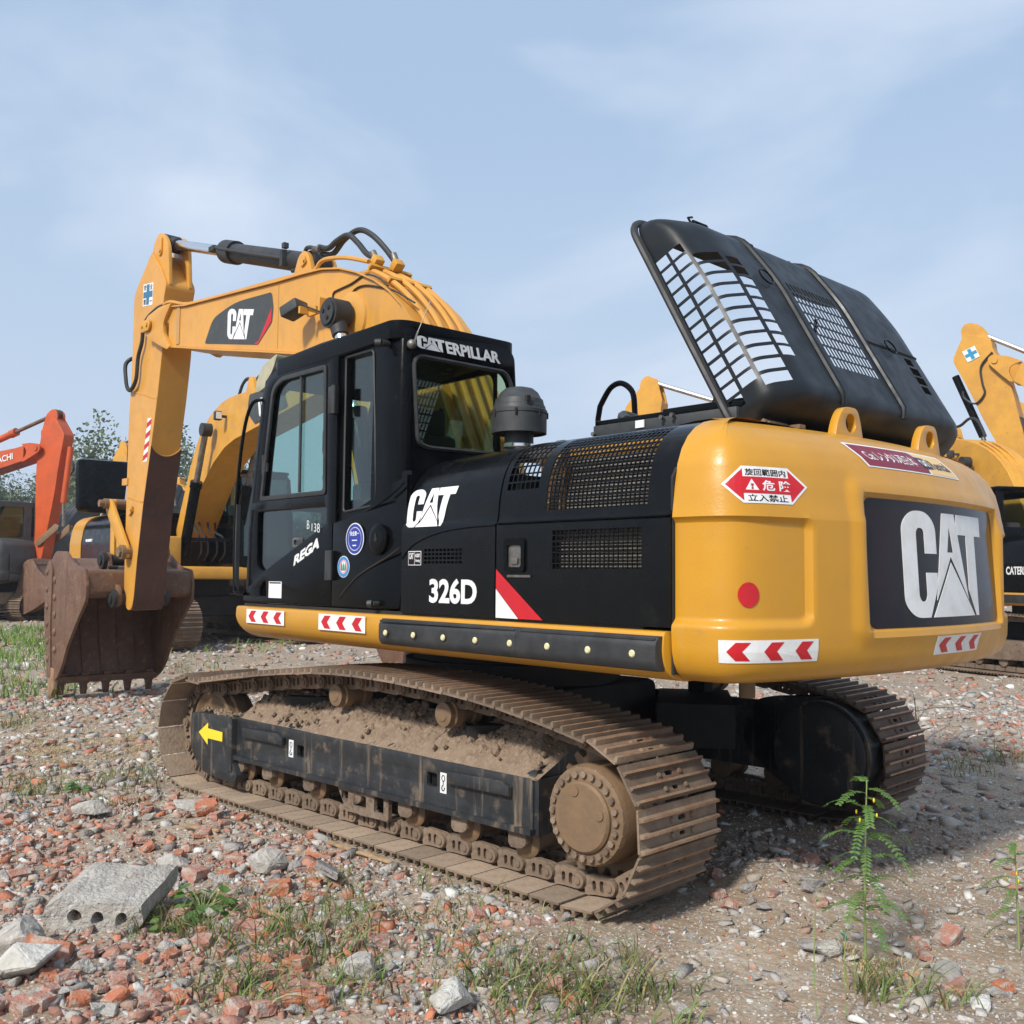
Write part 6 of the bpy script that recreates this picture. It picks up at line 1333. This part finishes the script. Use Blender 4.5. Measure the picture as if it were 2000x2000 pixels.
# slab with round cores
cx, cy = gp(185, 1835)
hl_ = [[(a+.034*math.cos(t), .062+.029*math.sin(t)) for t in np.linspace(0, 2*math.pi, 15)[:-1]] for a in (-.12, .0, .125)]
ol = [(-.235, .0), (-.12, -.012), (.0, .006), (.12, -.008), (.205, .0), (.235, .05), (.22, .12), (.1, .128), (-.05, .120), (-.2, .126), (-.27, .09), (-.26, .04)]
mb = MB()
ys_ = np.linspace(0, 1, 9)
mb.plate(ol, hl_, 0, .40, lambda a, b, c: Vector((a+(.05*c/.4)+.01*math.sin(c*30), c, b)), 0)
bmesh.ops.subdivide_edges(mb.bm, edges=[e for e in mb.bm.edges if e.calc_length() > .05], cuts=4, use_grid_fill=True)
bmesh.ops.triangulate(mb.bm, faces=mb.bm.faces[:])
for v in mb.bm.verts:
    v.co.z *= 1.0; v.co.x *= .84; v.co.z += v.co.y*.22
    nn = mnoise.noise_vector(v.co*7)*.016+mnoise.noise_vector(v.co*26)*.007; v.co += nn
    if v.co.y > .3: v.co.y -= .12*max(0, mnoise.noise(Vector((v.co.x*6, 0, 3)))+.3)
slab = mb.build('hollow_slab', M['concrete'], None, 0)
slab.location = (cx, cy, hgt(cx, cy)-.005); slab.rotation_euler = (R(-4), R(3), YAW-math.pi/2+R(4)); tag(slab, 'broken concrete floor slab with three round holes in its front end', 'concrete slab')
# planks and scraps
def plank(px0, py0, px1, py1, w_, label, m, name='wood_plank'):
    a, b = Vector((*gp(px0, py0), 0)), Vector((*gp(px1, py1), 0)); d = b-a; mb = MB(); L = d.length; n = 12; ang = math.atan2(d.y, d.x)
    o_ = [(L*i/n, w_*(.5+.15*math.sin(i*1.7))*(.4 if i in (0, n) else 1)) for i in range(n+1)]+[(L*i/n, -w_*(.5+.15*math.cos(i*2.1))*(.4 if i in (0, n) else 1)) for i in range(n, -1, -1)]
    mb.plate(o_, [], 0, .012, lambda a_, b_, c: Vector((a_, b_, c)), .002); o = mb.build(name, m, None); o.location = (a.x, a.y, max(hgt(a.x, a.y), hgt(b.x, b.y))+.022); o.rotation_euler = (R(4), R(1), ang); tag(o, label, 'wood scrap')
wood = mat('splintered wood', (.42, .29, .17), .8, c2=(.28, .18, .10), nscale=20, bump=.5, bscale=30)
plank(640, 1652, 765, 1690, .035, 'splintered pale wooden plank lying against the track shoes', wood)
plank(352, 1622, 428, 1632, .03, 'short brown board lying in front of the left end of the track', wood, 'wood_board')
plank(500, 1790, 560, 1812, .02, 'thin pale stick on the rubble below the orange half brick', wood, 'wood_stick')
x, y = gp(1648, 1845); o = MB().plate([(-.02, 0), (.01, -.015), (.024, .01), (0, .024)], [], 0, .003, XY, 0).build('plastic_scrap', mat('turquoise plastic', (.12, .50, .48), .5), None, 0); o.location = (x, y, hgt(x, y)+.02); o.rotation_euler = (R(30), R(-50), .6); tag(o, 'small turquoise plastic scrap by the feathery plant', 'plastic scrap')
# ---- stuff: grass and straw
def blades(name, spots, colors, label, seg=5, flat=0., wd=.0032):
    V, F, C_ = [], [], []
    for (x, y, cnt, rad, L0, L1, lean) in spots:
        for _ in range(cnt):
            bx, by = x+rnd.gauss(0, rad), y+rnd.gauss(0, rad)
            if blocked(bx, by): continue
            a = rnd.uniform(0, 2*math.pi); L = rnd.uniform(L0, L1); ln = rnd.uniform(.3, 1.2)*lean; w0 = wd*rnd.uniform(.6, 1.5); z0 = hgt(bx, by)-.005
            c = rnd.choice(colors); k = rnd.uniform(.7, 1.25); kink = rnd.uniform(-.6, .6); i0 = len(V); pw = rnd.uniform(0, math.pi)
            for j in range(seg+1):
                t = j/seg; h = L*(t-.5*ln*t*t*.9) if not flat else flat*rnd.random()+.03*math.sin(t*3)*L; r_ = L*(ln*t*t*.75+.12*t) if not flat else L*t
                aa = a+kink*t; px_, py_ = bx+math.cos(aa)*r_, by+math.sin(aa)*r_; ww = w0*(1-t)**.6+.0003
                sx, sy = -math.sin(aa+pw*.3)*ww, math.cos(aa+pw*.3)*ww; zz_ = z0+max(h, .004)+(0 if not flat else .0)
                V += [(px_-sx, py_-sy, zz_), (px_+sx, py_+sy, zz_+ww*.4)]; C_ += [(c[0]*k, c[1]*k, c[2]*k, 1)]*2
            for j in range(seg): q = i0+2*j; F.append((q, q+1, q+3, q+2))
    me = bpy.data.meshes.new(name); me.from_pydata(V, [], F); ca = me.color_attributes.new('blade', 'FLOAT_COLOR', 'POINT'); ca.data.foreach_set('color', np.array(C_, np.float32).ravel())
    m = mat(name, (.1, .2, .05), .6, attr='blade', c2=(.16, .17, .06), nscale=8, lo=.5, hi=.9); b_ = m.node_tree.nodes['Principled BSDF']; b_.inputs['Subsurface Weight'].default_value = 0
    N, L_ = m.node_tree.nodes, m.node_tree.links; tr = N.new('ShaderNodeBsdfTranslucent'); mx_ = N.new('ShaderNodeMixShader'); mx_.inputs[0].default_value = .3; L_.new(b_.inputs['Base Color'].links[0].from_socket, tr.inputs[0]); L_.new(b_.outputs[0], mx_.inputs[1]); L_.new(tr.outputs[0], mx_.inputs[2]); L_.new(mx_.outputs[0], N['Material Output'].inputs[0])
    me.materials.append(m); o = bpy.data.objects.new(name, me); col.objects.link(o); tag(o, label, name.replace('_', ' '), kind='stuff')
GR = [(.13, .22, .045), (.16, .25, .06), (.10, .16, .04), (.24, .27, .09), (.36, .30, .14), (.22, .13, .08)]
def ground_spot(px, py): return gp(px, py)
sp = []
def patch(x0, x1, y0, y1, n, cnt, rad, L0, L1, lean=.7):
    for _ in range(n):
        x, y = gp(rnd.uniform(x0, x1), rnd.uniform(y0, y1)); sp.append((x, y, cnt, rad, L0, L1, lean))
patch(350, 720, 1770, 1990, 60, 11, .06, .06, .20, 1.1); patch(620, 1120, 1720, 1800, 16, 9, .06, .05, .17, 1.1); patch(880, 1110, 1880, 2000, 16, 9, .07, .08, .24, 1.2); patch(1060, 1250, 1880, 2000, 9, 16, .04, .08, .24, 1.0)
patch(1180, 1360, 1870, 2000, 9, 14, .04, .08, .22, 1.0); patch(1600, 1900, 1930, 2000, 8, 14, .04, .08, .22, 1.0); patch(240, 420, 1740, 1860, 12, 16, .04, .05, .15); patch(0, 300, 1500, 1580, 40, 16, .07, .04, .12); patch(0, 130, 1345, 1430, 14, 20, .10, .06, .16)
patch(330, 460, 1300, 1350, 16, 14, .09, .06, .16); patch(1850, 2000, 1480, 1530, 9, 14, .06, .1, .25, 1.0); patch(600, 1150, 1830, 1990, 26, 9, .05, .05, .16); patch(930, 1000, 1640, 1665, 2, 9, .01, .10, .17, .5)
patch(0, 500, 1240, 1300, 20, 14, .12, .08, .2)
blades('grass', sp, GR, 'thin green grass tufts growing through the rubble')
sp = []
for _ in range(150):
    d = rnd.uniform(12.5, 24); lt = rnd.uniform(-.60, -.43); p = CAM+Vector((FW.x, FW.y, 0))*d+Vector((RT.x, RT.y, 0))*d*lt; sp.append((p.x, p.y, 20, .26, .10, .30, .6))
for _ in range(14):
    d = rnd.uniform(15, 20); lt = rnd.uniform(-.30, -.22); p = CAM+Vector((FW.x, FW.y, 0))*d+Vector((RT.x, RT.y, 0))*d*lt; sp.append((p.x, p.y, 7, .15, .08, .22, .6))
blades('meadow_grass', sp, [(.16, .30, .05), (.12, .24, .04), (.20, .34, .07), (.26, .32, .10)], 'taller bright green grass in front of the orange excavator', wd=.009)
sp = []; patch(0, 340, 1400, 1500, 34, 34, .09, .06, .22); patch(60, 330, 1420, 1470, 18, 40, .07, .06, .22); patch(620, 900, 1760, 1830, 6, 14, .05, .05, .14); patch(1640, 1730, 1860, 1910, 5, 26, .03, .03, .09)
blades('straw', sp, [(.52, .40, .22), (.44, .32, .17), (.60, .50, .30)], 'flattened dry straw on the rubble left of the track', flat=.035, wd=.0022)
# ---- plants
leafm = mat('leaf', (.09, .19, .045), .5, c2=(.14, .24, .06), nscale=12, lo=.4, hi=.6); stemm = mat('stem', (.20, .30, .09), .6, c2=(.26, .22, .10), nscale=9)
N, L_ = leafm.node_tree.nodes, leafm.node_tree.links; b_ = N['Principled BSDF']; tr = N.new('ShaderNodeBsdfTranslucent'); tr.inputs[0].default_value = (.20, .42, .06, 1); mx_ = N.new('ShaderNodeMixShader'); mx_.inputs[0].default_value = .35; L_.new(b_.outputs[0], mx_.inputs[1]); L_.new(tr.outputs[0], mx_.inputs[2]); L_.new(mx_.outputs[0], N['Material Output'].inputs[0])
def feather_plant(x, y, H, lean, nf, label, seed, leafL=.17, group=None):
    r = random.Random(seed); t = thing('feather_leaf_plant', label, 'plant', (x, y, hgt(x, y)), 0, group)
    P = [Vector((lean[0]*s*s*H, lean[1]*s*s*H, H*s)) for s in np.linspace(0, 1, 12)]
    MB().tube(P, [.0062*(1-.6*i/11) for i in range(12)], 6).build('stem', stemm, t)
    mb = MB()
    for k in range(nf):
        s = .22+.76*k/(nf-1); i = min(int(s*11), 10); p = P[i].lerp(P[i+1], s*11-i); a = k*2.4+r.uniform(-.4, .4); L = leafL*r.uniform(.75, 1.1)*(1-.35*(s > .85)); up = r.uniform(.1, .8)
        rach = [p+Vector((math.cos(a)*L*q, math.sin(a)*L*q, up*L*q-.75*L*q*q)) for q in np.linspace(0, 1, 15)]
        mb.tube(rach, .0011, 4)
        side = Vector((-math.sin(a), math.cos(a), 0))
        for j in range(2, 15):
            c = rach[j]; tdir = (rach[j]-rach[j-1]).normalized(); ll = .024*(1-.5*abs(j/14-.45))*r.uniform(.85, 1.1)*leafL/.17
            for sg2 in (1, -1):
                dr = (side*sg2+tdir*.35+Vector((0, 0, r.uniform(-.25, .1)))).normalized()*ll; wv = tdir*.0052*leafL/.17
                v = [mb.bm.verts.new(q) for q in (c-wv*.4, c+dr*.5-wv, c+dr, c+dr*.5+wv, c+wv*.4)]; mb.bm.faces.new(v)
    mb.build('foliage', leafm, t, 0)
    fl_ = MB()
    for _ in range(4): q = P[-2]+Vector((r.uniform(-.04, .04), r.uniform(-.04, .04), r.uniform(-.14, .0))); fl_.sph(q, .006, 8, (.7, .7, 1.6))
    fl_.build('flower', M['yellowdecal'], t); return t
x, y = gp(1690, 1885); feather_plant(x, y, .74, (.05*RT.x+.03, .05*RT.y), 27, 'tall green feathery leaved plant in the right foreground', 3, .21)
x, y = gp(1990, 1850); feather_plant(x, y, .46, (.02, 0), 15, 'feathery leaved plant cut by the right edge', 8, .15)
def stalk(px, py, H, label, seed):
    x, y = gp(px, py); r = random.Random(seed); t = thing('weed_stalk', label, 'weed', (x, y, hgt(x, y))); mb = MB()
    mb.tube([Vector((.02*math.sin(s*4)*H, .015*s, H*s)) for s in np.linspace(0, 1, 8)], .0022, 5); mb.build('stem', stemm, t); m2 = MB()
    for _ in range(9): q = Vector((0, 0, H)); d = Vector((r.uniform(-1, 1), r.uniform(-1, 1), r.uniform(-.1, .8))).normalized()*r.uniform(.02, .05); m2.tube([q, q+d], .001, 4)
    m2.build('seed_head', stemm, t)
stalk(1597, 1990, .42, 'thin dark stalk with a seed head left of the feathery plant', 1); stalk(1655, 1990, .30, 'thin green stalk leaning at the foot of the feathery plant', 2)
stalk(980, 1660, .13, 'small star shaped grass stalk in front of the track rollers', 4)
def branchy(px, py, H, label, seed):
    x, y = gp(px, py); r = random.Random(seed); t = thing('dry_weed', label, 'weed', (x, y, hgt(x, y))); mb = MB(); P = [Vector((.12*s*H, -.1*s*H, H*s)) for s in np.linspace(0, 1, 8)]; mb.tube(P, .004, 5)
    for k in range(10): p = P[2+k % 6]; d = Vector((r.uniform(-1, 1), r.uniform(-1, 1), r.uniform(.0, .6))).normalized()*r.uniform(.1, .3); mb.tube([p, p+d*.5+Vector((0, 0, .02)), p+d], .002, 4)
    mb.build('branches', mat('dry stem', (.10, .10, .06), .8), t)
branchy(1800, 1530, .62, 'dark branching weed behind the right hand track', 5)
def broadleaf(px, py, n, label, seed, s=1.):
    x, y = gp(px, py); r = random.Random(seed); t = thing('leafy_weed', label, 'weed', (x, y, hgt(x, y))); mb = MB(); st2 = MB()
    for k in range(n):
        a = r.uniform(0, 6.28); el = r.uniform(.2, 1.1); L = r.uniform(.05, .13)*s; c = Vector((math.cos(a)*math.cos(el), math.sin(a)*math.cos(el), math.sin(el)))*L; st2.tube([Vector((0, 0, 0)), c*.6+Vector((0, 0, .01)), c], .0018, 4)
        u_ = Vector((math.cos(a), math.sin(a), -.25)).normalized(); v_ = Vector((-math.sin(a), math.cos(a), r.uniform(-.3, .3))).normalized(); l, w_ = .05*s*r.uniform(.7, 1.2), .030*s
        vv = [mb.bm.verts.new(q) for q in (c, c+u_*l*.35+v_*w_, c+u_*l*.75+v_*w_*.75, c+u_*l*1.1, c+u_*l*.75-v_*w_*.75, c+u_*l*.35-v_*w_)]; mid = mb.bm.verts.new(c+u_*l*.5-Vector((0, 0, .006*s)))
        for j in range(6): mb.bm.faces.new((mid, vv[j], vv[(j+1) % 6]))
    mb.build('leaves', leafm, t, 0); st2.build('stem', stemm, t)
broadleaf(395, 1790, 34, 'broad leaved green weed beside the holed slab', 3, 1.1); broadleaf(158, 1545, 14, 'small yellow green weed left of the track', 4, 1.); broadleaf(330, 1830, 12, 'low leafy weed at the corner of the holed slab', 6, .8)
# ---- trees far off
tf = mat('far foliage', (.075, .115, .045), .9, c2=(.12, .15, .07), nscale=.8, c3=(.05, .075, .03), n3=2.5); tb = mat('far bark', (.12, .10, .08), .9); bf = mat('brown scrub', (.18, .10, .045), .9, c2=(.10, .10, .04), nscale=2)
def crown_me(seed, H, Wd, m, cnt=1500, tall=True):
    r = random.Random(seed); V, F = [], []
    cl_ = [(r.gauss(0, Wd*.30), r.gauss(0, Wd*.30), H*(.30+.62*r.random()), r.uniform(.10, .22)*H) for _ in range(15)]
    for _ in range(cnt):
        c = r.choice(cl_); d = Vector((r.gauss(0, 1), r.gauss(0, 1), r.gauss(0, 1))).normalized()*c[3]*r.random()**.45
        p = Vector((c[0]+d.x*.8, c[1]+d.y*.8, c[2]+d.z*(1.3 if tall else .8))); s = H*.0115*r.uniform(.6, 1.6); i = len(V)
        a = Vector((r.gauss(0, 1), r.gauss(0, 1), r.gauss(0, 1))).normalized()*s; b = a.orthogonal().normalized()*s*.6
        V += [tuple(p-a), tuple(p+b), tuple(p+a), tuple(p-b)]; F.append((i, i+1, i+2, i+3))
    me = bpy.data.meshes.new('crown'); me.from_pydata(V, [], F); me.materials.append(m)
    mb = MB(); mb.tube([(0, 0, 0), (.1, 0, H*.4), (.0, .1, H*.85)], [H*.025, H*.018, H*.006], 6)
    for k in range(8): c = cl_[k]; mb.tube([(0, .03, H*(.2+.04*k)), (c[0]*.6, c[1]*.6, c[2]*.9), (c[0], c[1], c[2])], [H*.008, H*.005, H*.003], 4)
    return me, mb.mesh('trunk', tb)
tv = [crown_me(k, 9, 5.5, tf, 4600) for k in range(4)]; sv = [crown_me(20+k, 2.6, 4, bf, 900, False) for k in range(2)]
for i in range(44):
    lt = -.60+.022*i*(1 if i < 22 else 1)+rnd.uniform(-.012, .012); d = rnd.uniform(78, 105); p = CAM+Vector((FW.x, FW.y, 0))*d+Vector((RT.x, RT.y, 0))*d*lt
    k = rnd.randrange(4); t = thing('tree', 'grey green tree in the hazy tree line beyond the yard', 'tree', (p.x, p.y, .1), rnd.uniform(0, 6.28), 'trees of the line beyond the yard'); s = rnd.uniform(.72, 1.12)*(1.35 if lt < -.3 else .8); t.scale = (s, s, s)
    link('crown', tv[k][0], t); link('trunk', tv[k][1], t)
for i in range(9):
    d = rnd.uniform(52, 60); lt = -.52+.035*i; p = CAM+Vector((FW.x, FW.y, 0))*d+Vector((RT.x, RT.y, 0))*d*lt
    t = thing('bush', 'brown bush at the far edge of the yard below the trees', 'bush', (p.x, p.y, .1), rnd.uniform(0, 6.28), 'brown bushes below the trees'); link('crown', sv[i % 2][0], t); link('trunk', sv[i % 2][1], t)
# ---- air
hm = bpy.data.materials.new('haze'); hm.use_nodes = True; N, L_ = hm.node_tree.nodes, hm.node_tree.links; N.clear()
ho = N.new('ShaderNodeOutputMaterial'); pv = N.new('ShaderNodeVolumePrincipled'); pv.inputs['Color'].default_value = (.80, .86, .95, 1); pv.inputs['Density'].default_value = .0010; pv.inputs['Anisotropy'].default_value = .2
L_.new(pv.outputs[0], ho.inputs['Volume'])
hb = MB().box((-1.5, 1.8, 5.5), (1820, 1820, 14)).build('haze', hm, None, 0); tag(hb, 'pale haze in the air over the yard', 'haze', kind='stuff')
